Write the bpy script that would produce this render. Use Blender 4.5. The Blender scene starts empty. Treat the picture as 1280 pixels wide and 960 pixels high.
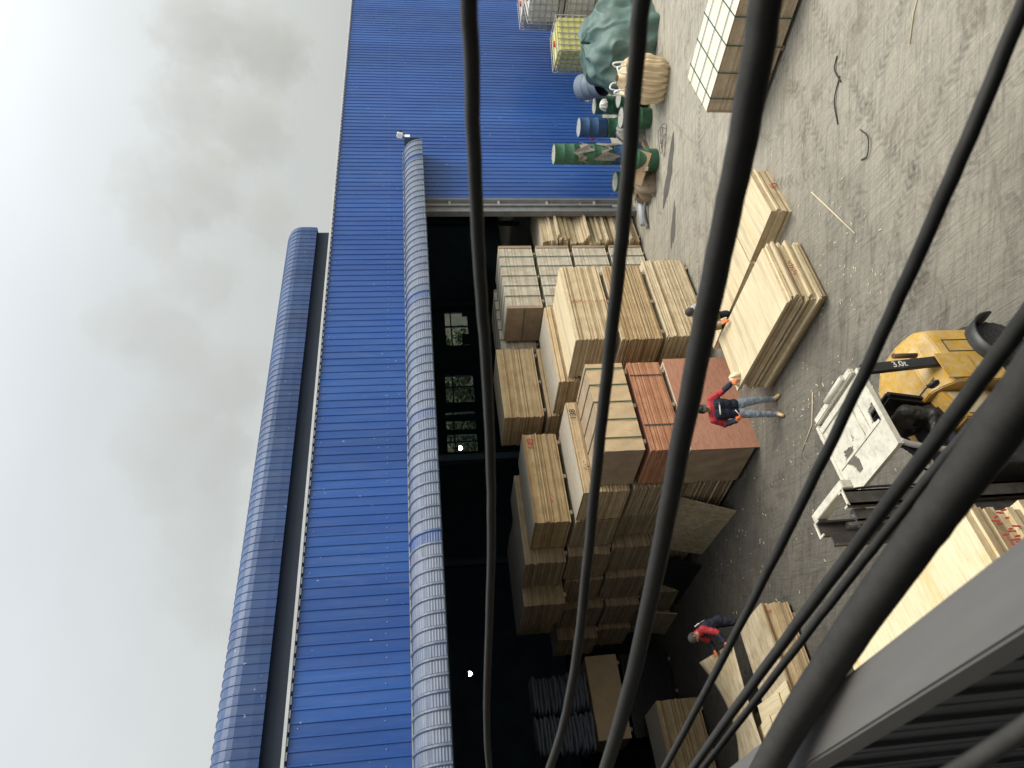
import bpy, bmesh, math, random
from mathutils import Vector, Matrix, Euler
random.seed(7)
RAD = math.radians
sc = bpy.context.scene
COL = sc.collection

# ------------------------------------------------------------------ camera
CAM_Z = 6.8
c0 = Vector((0.759820, -0.649329, -0.032324))   # right of the upright view
c1 = Vector((0.107481, 0.076424, 0.991265))     # up of the upright view
c2 = Vector((-0.641187, -0.756658, 0.127859))   # back
cam_d = bpy.data.cameras.new('camera')
cam = bpy.data.objects.new('camera', cam_d)
COL.objects.link(cam)
# the phone was held sideways: picture right = down, picture up = right
m = Matrix.Identity(4)
for i in range(3):
    m[i][0] = -c1[i]; m[i][1] = c0[i]; m[i][2] = c2[i]
m[2][3] = CAM_Z
cam.matrix_world = m
cam_d.sensor_fit = 'HORIZONTAL'
cam_d.sensor_width = 36.0
cam_d.lens = 36.0 * 890.0 / 1280.0
cam_d.clip_start = 0.05
cam_d.clip_end = 600
cam_d.dof.use_dof = True
cam_d.dof.focus_distance = 13.0
cam_d.dof.aperture_fstop = 6.5
sc.camera = cam

# ------------------------------------------------------------------ world, sun, exposure
SUN_EL, SUN_AZ = RAD(56), RAD(140)      # azimuth clockwise from +Y
w = bpy.data.worlds.new('World'); sc.world = w
w.use_nodes = True
nt = w.node_tree; nt.nodes.clear()
def wn(t, **k):
    n = nt.nodes.new(t)
    for a, b in k.items(): setattr(n, a, b)
    return n
sky = wn('ShaderNodeTexSky', sky_type='NISHITA', sun_disc=False, sun_elevation=SUN_EL, sun_rotation=SUN_AZ)
sky.air_density = 1.5; sky.dust_density = 6.0
bg1 = wn('ShaderNodeBackground'); bg1.inputs['Strength'].default_value = 0.05
nt.links.new(sky.outputs[0], bg1.inputs[0])
tc = wn('ShaderNodeTexCoord')
sep = wn('ShaderNodeSeparateXYZ'); nt.links.new(tc.outputs['Generated'], sep.inputs[0])
rampw = wn('ShaderNodeValToRGB')            # overcast: warm grey haze low, pale blue-white high
el = rampw.color_ramp.elements
el[0].position = 0.0; el[0].color = (0.53, 0.54, 0.52, 1)
el[1].position = 0.62; el[1].color = (0.80, 0.85, 0.885, 1)
e = el.new(0.22); e.color = (0.63, 0.655, 0.645, 1)
nt.links.new(sep.outputs['Z'], rampw.inputs[0])
nzw = wn('ShaderNodeTexNoise'); nzw.inputs['Scale'].default_value = 2.2; nzw.inputs['Detail'].default_value = 5
mpw = wn('ShaderNodeMapping'); mpw.inputs['Scale'].default_value = (1, 1, 2.2)
nt.links.new(tc.outputs['Generated'], mpw.inputs[0]); nt.links.new(mpw.outputs[0], nzw.inputs['Vector'])
mrw = wn('ShaderNodeMapRange'); mrw.inputs['From Min'].default_value = .3; mrw.inputs['From Max'].default_value = .7
mrw.inputs['To Min'].default_value = 0.95; mrw.inputs['To Max'].default_value = 1.05
nt.links.new(nzw.outputs['Fac'], mrw.inputs['Value'])
# the overcast is brighter round the veiled sun
dotw = wn('ShaderNodeVectorMath', operation='DOT_PRODUCT')
nt.links.new(tc.outputs['Generated'], dotw.inputs[0])
dotw.inputs[1].default_value = (math.sin(SUN_AZ) * math.cos(SUN_EL), math.cos(SUN_AZ) * math.cos(SUN_EL), math.sin(SUN_EL))
mrg = wn('ShaderNodeMapRange', interpolation_type='SMOOTHSTEP')
mrg.inputs['From Min'].default_value = .15; mrg.inputs['From Max'].default_value = 1.0
mrg.inputs['To Min'].default_value = 1.0; mrg.inputs['To Max'].default_value = 1.9
nt.links.new(dotw.outputs['Value'], mrg.inputs['Value'])
mulw = wn('ShaderNodeMath', operation='MULTIPLY')
nt.links.new(mrw.outputs[0], mulw.inputs[0]); nt.links.new(mrg.outputs[0], mulw.inputs[1])
bg2 = wn('ShaderNodeBackground')
nt.links.new(rampw.outputs[0], bg2.inputs[0]); nt.links.new(mulw.outputs[0], bg2.inputs[1])
mixw = wn('ShaderNodeMixShader'); mixw.inputs[0].default_value = 0.86
outw = wn('ShaderNodeOutputWorld')
nt.links.new(bg1.outputs[0], mixw.inputs[1]); nt.links.new(bg2.outputs[0], mixw.inputs[2])
nt.links.new(mixw.outputs[0], outw.inputs[0])

sd = bpy.data.lights.new('sun', 'SUN'); sd.energy = 2.7; sd.angle = RAD(34); sd.color = (1.0, 0.95, 0.86)
sun = bpy.data.objects.new('sun', sd); COL.objects.link(sun)
sdir = Vector((math.sin(SUN_AZ) * math.cos(SUN_EL), math.cos(SUN_AZ) * math.cos(SUN_EL), math.sin(SUN_EL)))
sun.rotation_euler = (-sdir).to_track_quat('-Z', 'Y').to_euler()

sc.view_settings.view_transform = 'Standard'
sc.view_settings.look = 'None'
sc.view_settings.exposure = 0.2
sc.view_settings.gamma = 1.0
sc.view_settings.use_curve_mapping = False
cy = sc.cycles
cy.max_bounces = 6; cy.diffuse_bounces = 3; cy.glossy_bounces = 3; cy.volume_bounces = 1
cy.transmission_bounces = 4; cy.transparent_max_bounces = 6
cy.use_denoising = True
cy.use_adaptive_sampling = True
cy.sample_clamp_indirect = 6

# ------------------------------------------------------------------ materials
def new_mat(name):
    mt = bpy.data.materials.new(name); mt.use_nodes = True
    t = mt.node_tree
    return mt, t, t.nodes['Principled BSDF']

def nd(t, kind, **kw):
    n = t.nodes.new(kind)
    for a, b in kw.items():
        if a in n.inputs: n.inputs[a].default_value = b
        else: setattr(n, a, b)
    return n

def ramp(t, fac, stops):
    r = t.nodes.new('ShaderNodeValToRGB')
    e = r.color_ramp.elements
    while len(e) < len(stops): e.new(0.5)
    for i, (p, c) in enumerate(stops):
        e[i].position = p; e[i].color = (c[0], c[1], c[2], 1)
    t.links.new(fac, r.inputs[0])
    return r.outputs[0]

def mixc(t, a, b, fac, mode='MIX'):
    n = t.nodes.new('ShaderNodeMix'); n.data_type = 'RGBA'; n.blend_type = mode
    for sock, v in ((n.inputs[0], fac), (n.inputs[6], a), (n.inputs[7], b)):
        if hasattr(v, 'links'): t.links.new(v, sock)
        else: sock.default_value = v if isinstance(v, (int, float)) else (v[0], v[1], v[2], 1)
    return n.outputs[2]

def noise(t, scale=(1, 1, 1), s=5, detail=4, rough=.6, dist=0, rot=(0, 0, 0), coord='Object'):
    tcn = t.nodes.new('ShaderNodeTexCoord')
    mp = nd(t, 'ShaderNodeMapping'); mp.inputs['Scale'].default_value = scale; mp.inputs['Rotation'].default_value = rot
    if any(rot):                       # turn first, then stretch
        mp.vector_type = 'TEXTURE'; mp.inputs['Scale'].default_value = [1 / q for q in scale]
    t.links.new(tcn.outputs[coord], mp.inputs[0])
    nz = nd(t, 'ShaderNodeTexNoise', Scale=s, Detail=detail, Roughness=rough, Distortion=dist)
    t.links.new(mp.outputs[0], nz.inputs['Vector'])
    return nz.outputs['Fac']

def bump(t, b, h, strength=.3, dist=.01):
    n = nd(t, 'ShaderNodeBump', Strength=strength, Distance=dist)
    t.links.new(h, n.inputs['Height']); t.links.new(n.outputs[0], b.inputs['Normal'])

def paint(name, col, rough=.5, var=.25, s=6, metal=0, dirt=None, dirt_amt=.5, bmp=0, scale=(1, 1, 1), spec=.5):
    """one base colour, uneven, with optional patches of dirt"""
    mt, t, b = new_mat(name)
    lo = [max(0, c * (1 - var)) for c in col]; hi = [min(1, c * (1 + var)) for c in col]
    f = noise(t, scale, s, 5)
    c = ramp(t, f, [(.3, lo), (.7, hi)])
    if dirt:
        f2 = noise(t, scale, s * 2.7, 6, .7, .6)
        mr = nd(t, 'ShaderNodeMapRange'); mr.inputs['From Min'].default_value = .62 - dirt_amt * .25
        mr.inputs['From Max'].default_value = .75; mr.inputs['To Max'].default_value = .85
        t.links.new(f2, mr.inputs['Value'])
        c = mixc(t, c, dirt, mr.outputs[0])
    t.links.new(c, b.inputs['Base Color'])
    b.inputs['Roughness'].default_value = rough; b.inputs['Metallic'].default_value = metal
    b.inputs['Specular IOR Level'].default_value = spec
    if bmp: bump(t, b, noise(t, scale, s * 6, 5), bmp, .01)
    return mt

def edge_mat(name, a, b_, dark, stretch=(1.2, 1.2, 30)):
    """plywood edges: every sheet its own tone, thin layers and stains"""
    mt, t, b = new_mat(name)
    g = t.nodes.new('ShaderNodeNewGeometry')
    c = ramp(t, g.outputs['Random Per Island'], [(0, a), (.45, b_), (.8, [x * .8 for x in a]), (1, dark)])
    f = noise(t, stretch, 6, 6, .7)
    k = ramp(t, f, [(.3, (.62, .58, .52)), (.6, (1, 1, 1)), (.8, (1.0, .97, .9))])
    c = mixc(t, c, k, 1.0, 'MULTIPLY')
    f2 = noise(t, (1, 1, 1), 3.0, 5, .6)
    k2 = ramp(t, f2, [(.35, (.75, .70, .64)), (.6, (1, 1, 1))])
    c = mixc(t, c, k2, .8, 'MULTIPLY')
    t.links.new(c, b.inputs['Base Color']); b.inputs['Roughness'].default_value = .8
    b.inputs['Specular IOR Level'].default_value = .2
    bump(t, b, noise(t, (3, 3, 60), 9, 5, .8), .5, .006)
    return mt

def face_mat(name, a, b_, dark=None, grain=(1.2, 14, 14), s=3, knots=.0, bands=.0, cross=False):
    """veneer face: long grain, wide strips, knots"""
    mt, t, b = new_mat(name)
    if cross: grain = (grain[1], grain[0], grain[2])
    f = noise(t, grain, s, 7, .65, .4)
    c = ramp(t, f, [(.25, dark or [x * .72 for x in a]), (.45, a), (.7, b_)])
    if bands:
        f3 = noise(t, (3.2, .10, 1) if cross else (.12, 4.5, 1), 1.6, 3, .6, .2)
        k3 = ramp(t, f3, [(.38, (.80, .79, .80)), (.48, (1, .99, .97)), (.58, (1, 1, 1)), (.70, (.9, .84, .72))])
        c = mixc(t, c, k3, bands, 'MULTIPLY')
    if knots:
        f4 = noise(t, (16, 5, 16) if cross else (5, 16, 16), 3, 6, .8, 1.0)
        k4 = ramp(t, f4, [(.60, (1, 1, 1)), (.72, (.62, .47, .30)), (.8, (.35, .26, .18))])
        c = mixc(t, c, k4, knots, 'MULTIPLY')
        f5 = noise(t, (1, 1, 1), 1.6, 3, .6)
        k5 = ramp(t, f5, [(.52, (1, 1, 1)), (.68, (.95, .80, .55))])
        c = mixc(t, c, k5, knots, 'MULTIPLY')
    t.links.new(c, b.inputs['Base Color']); b.inputs['Roughness'].default_value = .65
    b.inputs['Specular IOR Level'].default_value = .3
    return mt

M = {}
M['edge_tan'] = edge_mat('edge_tan', (.62, .455, .26), (.74, .575, .355), (.40, .26, .13))
M['edge_gold'] = edge_mat('edge_gold', (.50, .36, .19), (.62, .46, .26), (.32, .20, .09))
M['edge_pale'] = edge_mat('edge_pale', (.70, .565, .365), (.80, .675, .455), (.50, .36, .21))
M['edge_poplar'] = edge_mat('edge_poplar', (.66, .60, .49), (.72, .67, .56), (.58, .50, .38), (9, 9, 1.5))
M['edge_red'] = edge_mat('edge_red', (.55, .265, .15), (.66, .36, .215), (.40, .175, .095))
M['edge_board'] = edge_mat('edge_board', (.62, .50, .36), (.66, .54, .39), (.58, .46, .32), (2, 2, 12))
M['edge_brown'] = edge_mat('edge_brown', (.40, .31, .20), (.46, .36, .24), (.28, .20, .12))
M['face_tan'] = face_mat('face_tan', (.55, .47, .34), (.66, .58, .44))
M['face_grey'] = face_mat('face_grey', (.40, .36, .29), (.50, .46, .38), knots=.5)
M['face_pale'] = face_mat('face_pale', (.60, .50, .32), (.71, .62, .43), bands=1.0, grain=(.8, 18, 18))
M['face_cross'] = face_mat('face_cross', (.60, .50, .32), (.71, .62, .43), bands=1.0, grain=(.8, 18, 18), cross=True)
M['face_knotty'] = face_mat('face_knotty', (.68, .58, .37), (.78, .69, .48), knots=1.0, cross=True)
M['face_poplar'] = face_mat('face_poplar', (.66, .61, .48), (.76, .72, .60), knots=.3)
M['face_worn'] = face_mat('face_worn', (.38, .31, .20), (.54, .47, .34), dark=(.24, .18, .11), grain=(1.5, 4, 4), s=2.2, knots=.5)
M['face_redbrown'] = face_mat('face_redbrown', (.40, .195, .125), (.47, .255, .175), grain=(2, 7, 7), knots=.25)
M['kraft'] = paint('kraft', (.52, .38, .22), .7, .12, 2.5, dirt=(.38, .27, .16), dirt_amt=.2)
M['kraft_dark'] = paint('kraft_dark', (.34, .25, .165), .75, .2, 3, dirt=(.26, .19, .12), bmp=.1)
M['board_brown'] = face_mat('board_brown', (.34, .22, .13), (.42, .29, .18))
M['strap_green'] = paint('strap_green', (.035, .09, .055), .4, .2)
M['strap_dark'] = paint('strap_dark', (.05, .05, .045), .5, .2)
M['red_ink'] = paint('red_ink', (.42, .05, .04), .8, .35, 30)
M['black_ink'] = paint('black_ink', (.03, .03, .035), .8, .2, 30)
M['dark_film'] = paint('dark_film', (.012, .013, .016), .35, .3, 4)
M['bearer'] = face_mat('bearer', (.30, .23, .15), (.42, .33, .22))

def blue_steel(name, col, rough, dust=(.30, .33, .40), amt=.25):
    mt, t, b = new_mat(name)
    f = noise(t, (.35, .35, .08), 1.6, 5, .6)
    c = ramp(t, f, [(.35, [x * .85 for x in col]), (.65, [x * 1.12 for x in col])])
    f2 = noise(t, (2.5, 2.5, .35), 2.0, 7, .75, .3)
    mr = nd(t, 'ShaderNodeMapRange'); mr.inputs['From Min'].default_value = .45; mr.inputs['From Max'].default_value = .85
    mr.inputs['To Max'].default_value = amt
    t.links.new(f2, mr.inputs['Value'])
    c = mixc(t, c, dust, mr.outputs[0])
    f3 = noise(t, (1, 1, 1), 9, 2, .4)            # pale specks of splashed plaster
    mr3 = nd(t, 'ShaderNodeMapRange'); mr3.inputs['From Min'].default_value = .735; mr3.inputs['From Max'].default_value = .76
    mr3.inputs['To Max'].default_value = .45
    t.links.new(f3, mr3.inputs['Value'])
    c = mixc(t, c, (.5, .55, .66), mr3.outputs[0])
    tcw = t.nodes.new('ShaderNodeTexCoord'); sx = t.nodes.new('ShaderNodeSeparateXYZ'); t.links.new(tcw.outputs['Object'], sx.inputs[0])
    dv = nd(t, 'ShaderNodeMath', operation='MULTIPLY'); dv.inputs[1].default_value = 1 / .864; t.links.new(sx.outputs['X'], dv.inputs[0])
    fl_ = nd(t, 'ShaderNodeMath', operation='FLOOR'); t.links.new(dv.outputs[0], fl_.inputs[0])
    wn_ = t.nodes.new('ShaderNodeTexWhiteNoise'); wn_.noise_dimensions = '1D'; t.links.new(fl_.outputs[0], wn_.inputs['W'])
    kp = ramp(t, wn_.outputs['Value'], [(0, (.84, .86, .90)), (.5, (1, 1, 1)), (1, (1.14, 1.12, 1.06))])
    c = mixc(t, c, kp, .9, 'MULTIPLY')
    fs = noise(t, (7, 7, .22), 3, 6, .75)
    ks = ramp(t, fs, [(.42, (1, 1, 1)), (.62, (.86, .87, .90)), (.75, (.70, .72, .78))])
    c = mixc(t, c, ks, .7, 'MULTIPLY')
    t.links.new(c, b.inputs['Base Color']); b.inputs['Roughness'].default_value = rough
    b.inputs['Specular IOR Level'].default_value = .4
    bump(t, b, noise(t, (.6, .6, .25), 1.4, 3), .12, .05)
    return mt
M['blue_wall'] = blue_steel('blue_wall', (.020, .082, .300), .38, (.22, .26, .34), .22)
M['blue_vent'] = blue_steel('blue_vent', (.030, .068, .165), .45, (.15, .165, .19), .5)

# dusty curved eave sheets, a few of them clean and blue
mt, t, b = new_mat('dusty_eave')
g = t.nodes.new('ShaderNodeNewGeometry')
c = ramp(t, g.outputs['Random Per Island'], [(0, (.155, .182, .238)), (.5, (.11, .142, .21)), (.88, (.14, .168, .228)), (.93, (.05, .09, .22))])
f = noise(t, (1, 1, 3), 3, 7, .7, .5)
k = ramp(t, f, [(.3, (.62, .62, .64)), (.55, (1, 1, 1)), (.75, (1.0, .98, .92))])
c = mixc(t, c, k, .8, 'MULTIPLY')
f2 = noise(t, (60, 60, 2), 2, 6, .8)
k2 = ramp(t, f2, [(.60, (1, 1, 1)), (.70, (.30, .30, .33))])
c = mixc(t, c, k2, .55, 'MULTIPLY')
t.links.new(c, b.inputs['Base Color']); b.inputs['Roughness'].default_value = .5
M['dusty_eave'] = mt
M['flash'] = paint('flash', (.46, .475, .49), .4, .1, 2)
M['steel_grey'] = paint('steel_grey', (.17, .175, .18), .5, .2, 4, dirt=(.11, .10, .09), dirt_amt=.3)
M['steel_light'] = paint('steel_light', (.30, .30, .29), .5, .15, 4)
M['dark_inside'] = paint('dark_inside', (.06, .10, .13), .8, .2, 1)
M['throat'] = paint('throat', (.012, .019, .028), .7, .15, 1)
M['roof_blue'] = blue_steel('roof_blue', (.05, .11, .30), .45)
M['dark_backdrop'] = paint('dark_backdrop', (.055, .062, .045), .9, .3, 1, dirt=(.08, .08, .07))
M['concrete'] = paint('concrete', (.30, .29, .27), .9, .2, 1, dirt=(.2, .19, .17))

# yard: dusty dark concrete with wheel scuffs
mt, t, b = new_mat('yard_ground')
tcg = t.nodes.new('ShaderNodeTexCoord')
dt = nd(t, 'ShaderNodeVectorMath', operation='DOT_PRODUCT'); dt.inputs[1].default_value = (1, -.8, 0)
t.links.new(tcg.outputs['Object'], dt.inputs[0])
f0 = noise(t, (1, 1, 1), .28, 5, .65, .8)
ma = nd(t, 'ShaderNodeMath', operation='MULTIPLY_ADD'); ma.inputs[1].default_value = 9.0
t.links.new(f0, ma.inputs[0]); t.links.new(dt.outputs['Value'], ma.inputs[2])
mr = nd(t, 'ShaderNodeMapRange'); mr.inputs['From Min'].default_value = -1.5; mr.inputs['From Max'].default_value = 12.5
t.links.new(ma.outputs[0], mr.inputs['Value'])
# light falloff painted into the concrete: darker by the shed, paler farther out
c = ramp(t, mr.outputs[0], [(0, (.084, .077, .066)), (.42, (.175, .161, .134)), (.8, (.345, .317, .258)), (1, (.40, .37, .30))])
f2 = noise(t, (.55, 4.5, 1), 1.6, 6, .7, 1.4, (0, 0, RAD(-48)))
k = ramp(t, f2, [(.34, (.66, .66, .66)), (.5, (1, 1, 1)), (.66, (1.16, 1.15, 1.12))])
c = mixc(t, c, k, .75, 'MULTIPLY')
f6 = noise(t, (.7, 6, 1), 1.7, 6, .7, 1.6, (0, 0, RAD(72)))
k6 = ramp(t, f6, [(.36, (.74, .74, .74)), (.5, (1, 1, 1)), (.68, (1.12, 1.1, 1.08))])
c = mixc(t, c, k6, .6, 'MULTIPLY')
f3 = noise(t, (1, 1, 1), 24, 6, .8)
k3 = ramp(t, f3, [(.35, (.80, .80, .80)), (.55, (1, 1, 1)), (.72, (1.25, 1.22, 1.15))])
c = mixc(t, c, k3, .5, 'MULTIPLY')
f4 = noise(t, (1, 1, 1), 1.1, 6, .75, 1.2)
k4 = ramp(t, f4, [(.54, (1, 1, 1)), (.66, (.70, .67, .64)), (.80, (.48, .45, .43))])
c = mixc(t, c, k4, .9, 'MULTIPLY')
f7 = noise(t, (1, 1, 1), .9, 5, .7, .8)
k7 = ramp(t, f7, [(.66, (1, 1, 1)), (.78, (1.25, 1.23, 1.16))])
c = mixc(t, c, k7, 1.0, 'MULTIPLY')
vo = nd(t, 'ShaderNodeTexVoronoi', Scale=.20); vo.feature = 'DISTANCE_TO_EDGE'      # hairline cracks
wv = nd(t, 'ShaderNodeTexNoise', Scale=1.4, Detail=5); t.links.new(tcg.outputs['Object'], wv.inputs['Vector'])
va = t.nodes.new('ShaderNodeMix'); va.data_type = 'VECTOR'; va.inputs[0].default_value = .12
t.links.new(tcg.outputs['Object'], va.inputs[4]); t.links.new(wv.outputs['Color'], va.inputs[5]); t.links.new(va.outputs[1], vo.inputs['Vector'])
kc = ramp(t, vo.outputs['Distance'], [(0, (.45, .43, .41)), (.0035, (.6, .58, .56)), (.007, (1, 1, 1))])
c = mixc(t, c, kc, .22, 'MULTIPLY')
t.links.new(c, b.inputs['Base Color']); b.inputs['Roughness'].default_value = .88
b.inputs['Specular IOR Level'].default_value = .2
ad = t.nodes.new('ShaderNodeMath'); ad.operation = 'ADD'
t.links.new(f2, ad.inputs[0]); t.links.new(f6, ad.inputs[1])
mu = nd(t, 'ShaderNodeMath', operation='MULTIPLY_ADD'); mu.inputs[1].default_value = .22
t.links.new(f3, mu.inputs[0]); t.links.new(ad.outputs[0], mu.inputs[2])
bump(t, b, mu.outputs[0], .62, .07)
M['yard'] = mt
M['wet'] = paint('wet', (.105, .097, .083), .5, .2, 2)

mt, t, b = new_mat('cable')
f = noise(t, (1, 1, 1), 14, 5)
c = ramp(t, f, [(.3, (.006, .006, .0065)), (.7, (.012, .012, .012))])
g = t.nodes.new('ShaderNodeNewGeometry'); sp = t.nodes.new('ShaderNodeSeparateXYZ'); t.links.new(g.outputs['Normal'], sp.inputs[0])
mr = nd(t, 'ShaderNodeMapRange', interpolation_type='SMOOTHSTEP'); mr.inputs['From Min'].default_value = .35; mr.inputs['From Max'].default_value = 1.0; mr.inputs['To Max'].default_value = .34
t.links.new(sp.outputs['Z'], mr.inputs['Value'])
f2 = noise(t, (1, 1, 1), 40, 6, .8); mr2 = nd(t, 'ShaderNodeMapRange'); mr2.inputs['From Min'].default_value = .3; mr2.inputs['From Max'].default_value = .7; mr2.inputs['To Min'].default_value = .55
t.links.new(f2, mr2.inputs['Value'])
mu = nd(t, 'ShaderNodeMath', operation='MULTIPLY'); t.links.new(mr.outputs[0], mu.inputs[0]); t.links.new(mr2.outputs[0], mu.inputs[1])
c = mixc(t, c, (.13, .125, .112), mu.outputs[0])  # skylit top edge painted in as pale dust on the upper side
t.links.new(c, b.inputs['Base Color']); b.inputs['Roughness'].default_value = .55; b.inputs['Specular IOR Level'].default_value = .22
bump(t, b, f2, .3, .004)
M['cable'] = mt
M['tape'] = paint('tape', (.009, .009, .009), .5, .3, 30)
M['rail_grey'] = paint('rail_grey', (.128, .123, .117), .5, .12, 5, dirt=(.11, .105, .10), dirt_amt=.35, scale=(4, .4, 4))
M['slat_dark'] = paint('slat_dark', (.035, .038, .043), .5, .15, 6)

M['fl_yellow'] = paint('fl_yellow', (.52, .30, .04), .42, .2, 4, dirt=(.52, .45, .32), dirt_amt=.75)
M['fl_black'] = paint('fl_black', (.025, .026, .028), .45, .3, 6, dirt=(.09, .085, .08), dirt_amt=.3)
M['fl_cream'] = paint('fl_cream', (.60, .57, .47), .5, .12, 5, dirt=(.36, .32, .24), dirt_amt=.55)
M['fl_beige'] = paint('fl_beige', (.46, .38, .24), .6, .15, 4)
M['rust'] = paint('rust', (.10, .055, .035), .8, .35, 12)
M['rubber'] = paint('rubber', (.02, .02, .021), .75, .3, 10, dirt=(.10, .095, .085), dirt_amt=.5, bmp=.3)
M['seat_black'] = paint('seat_black', (.02, .02, .022), .5, .2, 8)
M['grease'] = paint('grease', (.055, .05, .045), .4, .35, 10)
M['white'] = paint('white', (.80, .80, .78), .5, .05, 4)
M['white_ink'] = paint('white_ink', (.66, .66, .63), .7, .3, 60)

M['ibc_yellow'] = paint('ibc_yellow', (.66, .64, .20), .4, .12, 3)
M['ibc_white'] = paint('ibc_white', (.58, .57, .52), .45, .12, 3, dirt=(.36, .34, .28), dirt_amt=.3)
M['cage'] = paint('cage', (.38, .36, .32), .5, .2, 5)
M['cap_red'] = paint('cap_red', (.55, .05, .04), .5, .1)
M['drum_green'] = paint('drum_green', (.035, .125, .068), .45, .25, 4, dirt=(.16, .14, .11), dirt_amt=.22)
M['drum_blue'] = paint('drum_blue', (.04, .10, .22), .5, .25, 4, dirt=(.11, .10, .09), dirt_amt=.2)
M['drum_grey'] = paint('drum_grey', (.13, .16, .20), .55, .15, 4)
M['drum_top'] = paint('drum_top', (.36, .34, .30), .6, .2, 8, dirt=(.3, .22, .14), dirt_amt=.5)
M['rags'] = paint('rags', (.22, .20, .17), .9, .35, 8, dirt=(.40, .38, .34), dirt_amt=.5, bmp=.4)
M['tarp'] = paint('tarp', (.085, .150, .128), .55, .3, 3, dirt=(.12, .13, .12), dirt_amt=.5, bmp=.25)
M['bulk_bag'] = paint('bulk_bag', (.62, .49, .31), .75, .12, 4, dirt=(.46, .35, .21), dirt_amt=.4, bmp=.2)
M['plank'] = face_mat('plank', (.20, .15, .10), (.30, .23, .16))
M['splinter'] = face_mat('splinter', (.62, .52, .34), (.72, .62, .44))
M['sack'] = paint('sack', (.17, .19, .225), .7, .2, 3, dirt=(.2, .22, .27), dirt_amt=.5)
M['wire_dark'] = paint('wire_dark', (.05, .042, .036), .8, .3)
M['skin'] = paint('skin', (.42, .25, .17), .55, .1, 10)
M['hair'] = paint('hair', (.012, .011, .010), .6, .2, 30)
M['hair_grey'] = paint('hair_grey', (.045, .04, .036), .7, .3, 30)
M['hair_pale'] = paint('hair_pale', (.42, .35, .28), .7, .3, 20)
M['jacket_red'] = paint('jacket_red', (.40, .028, .035), .75, .2, 10)
M['navy'] = paint('navy', (.012, .015, .032), .8, .3, 10)
M['denim'] = paint('denim', (.27, .31, .36), .85, .25, 7, dirt=(.2, .22, .25), dirt_amt=.5)
M['glove_orange'] = paint('glove_orange', (.70, .18, .06), .8, .15, 20)
M['glove_cream'] = paint('glove_cream', (.62, .53, .36), .9, .2, 14, bmp=.4)
M['shoe_tan'] = paint('shoe_tan', (.55, .39, .20), .7, .2, 10)
M['shirt_grey'] = paint('shirt_grey', (.42, .43, .44), .85, .2, 8)
M['vest_green'] = paint('vest_green', (.26, .33, .13), .8, .3, 9)
M['trouser_dark'] = paint('trouser_dark', (.018, .02, .03), .85, .3, 8)
M['leather_dark'] = paint('leather_dark', (.02, .018, .017), .5, .2, 8)
M['leaf'] = paint('leaf', (.075, .12, .045), .6, .45, 1.2)
M['bark'] = paint('bark', (.09, .07, .05), .9, .3, 6, scale=(3, 3, .6), bmp=.5)
mt, t, b = new_mat('lamp_glow'); b.inputs['Emission Color'].default_value = (1, .97, .9, 1); b.inputs['Emission Strength'].default_value = 14
M['lamp_glow'] = mt
mt, t, b = new_mat('smoke')
t.nodes.remove(b)
vp = t.nodes.new('ShaderNodeVolumePrincipled')
vp.inputs['Color'].default_value = (.66, .66, .645, 1); vp.inputs['Density'].default_value = .05
t.links.new(vp.outputs[0], t.nodes['Material Output'].inputs['Volume'])
M['smoke'] = mt

# ------------------------------------------------------------------ helpers
def link(o, parent=None):
    COL.objects.link(o)
    if parent is not None: o.parent = parent
    return o

def tag(o, label=None, cat=None, group=None, kind=None):
    if label: o['label'] = label
    if cat: o['category'] = cat
    if group: o['group'] = group
    if kind: o['kind'] = kind
    return o

def empty(name, loc=(0, 0, 0), rz=0, label=None, cat=None, group=None):
    o = bpy.data.objects.new(name, None); o.location = loc; o.rotation_euler = (0, 0, rz)
    o.empty_display_size = .2
    COL.objects.link(o)
    return tag(o, label, cat, group)

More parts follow.
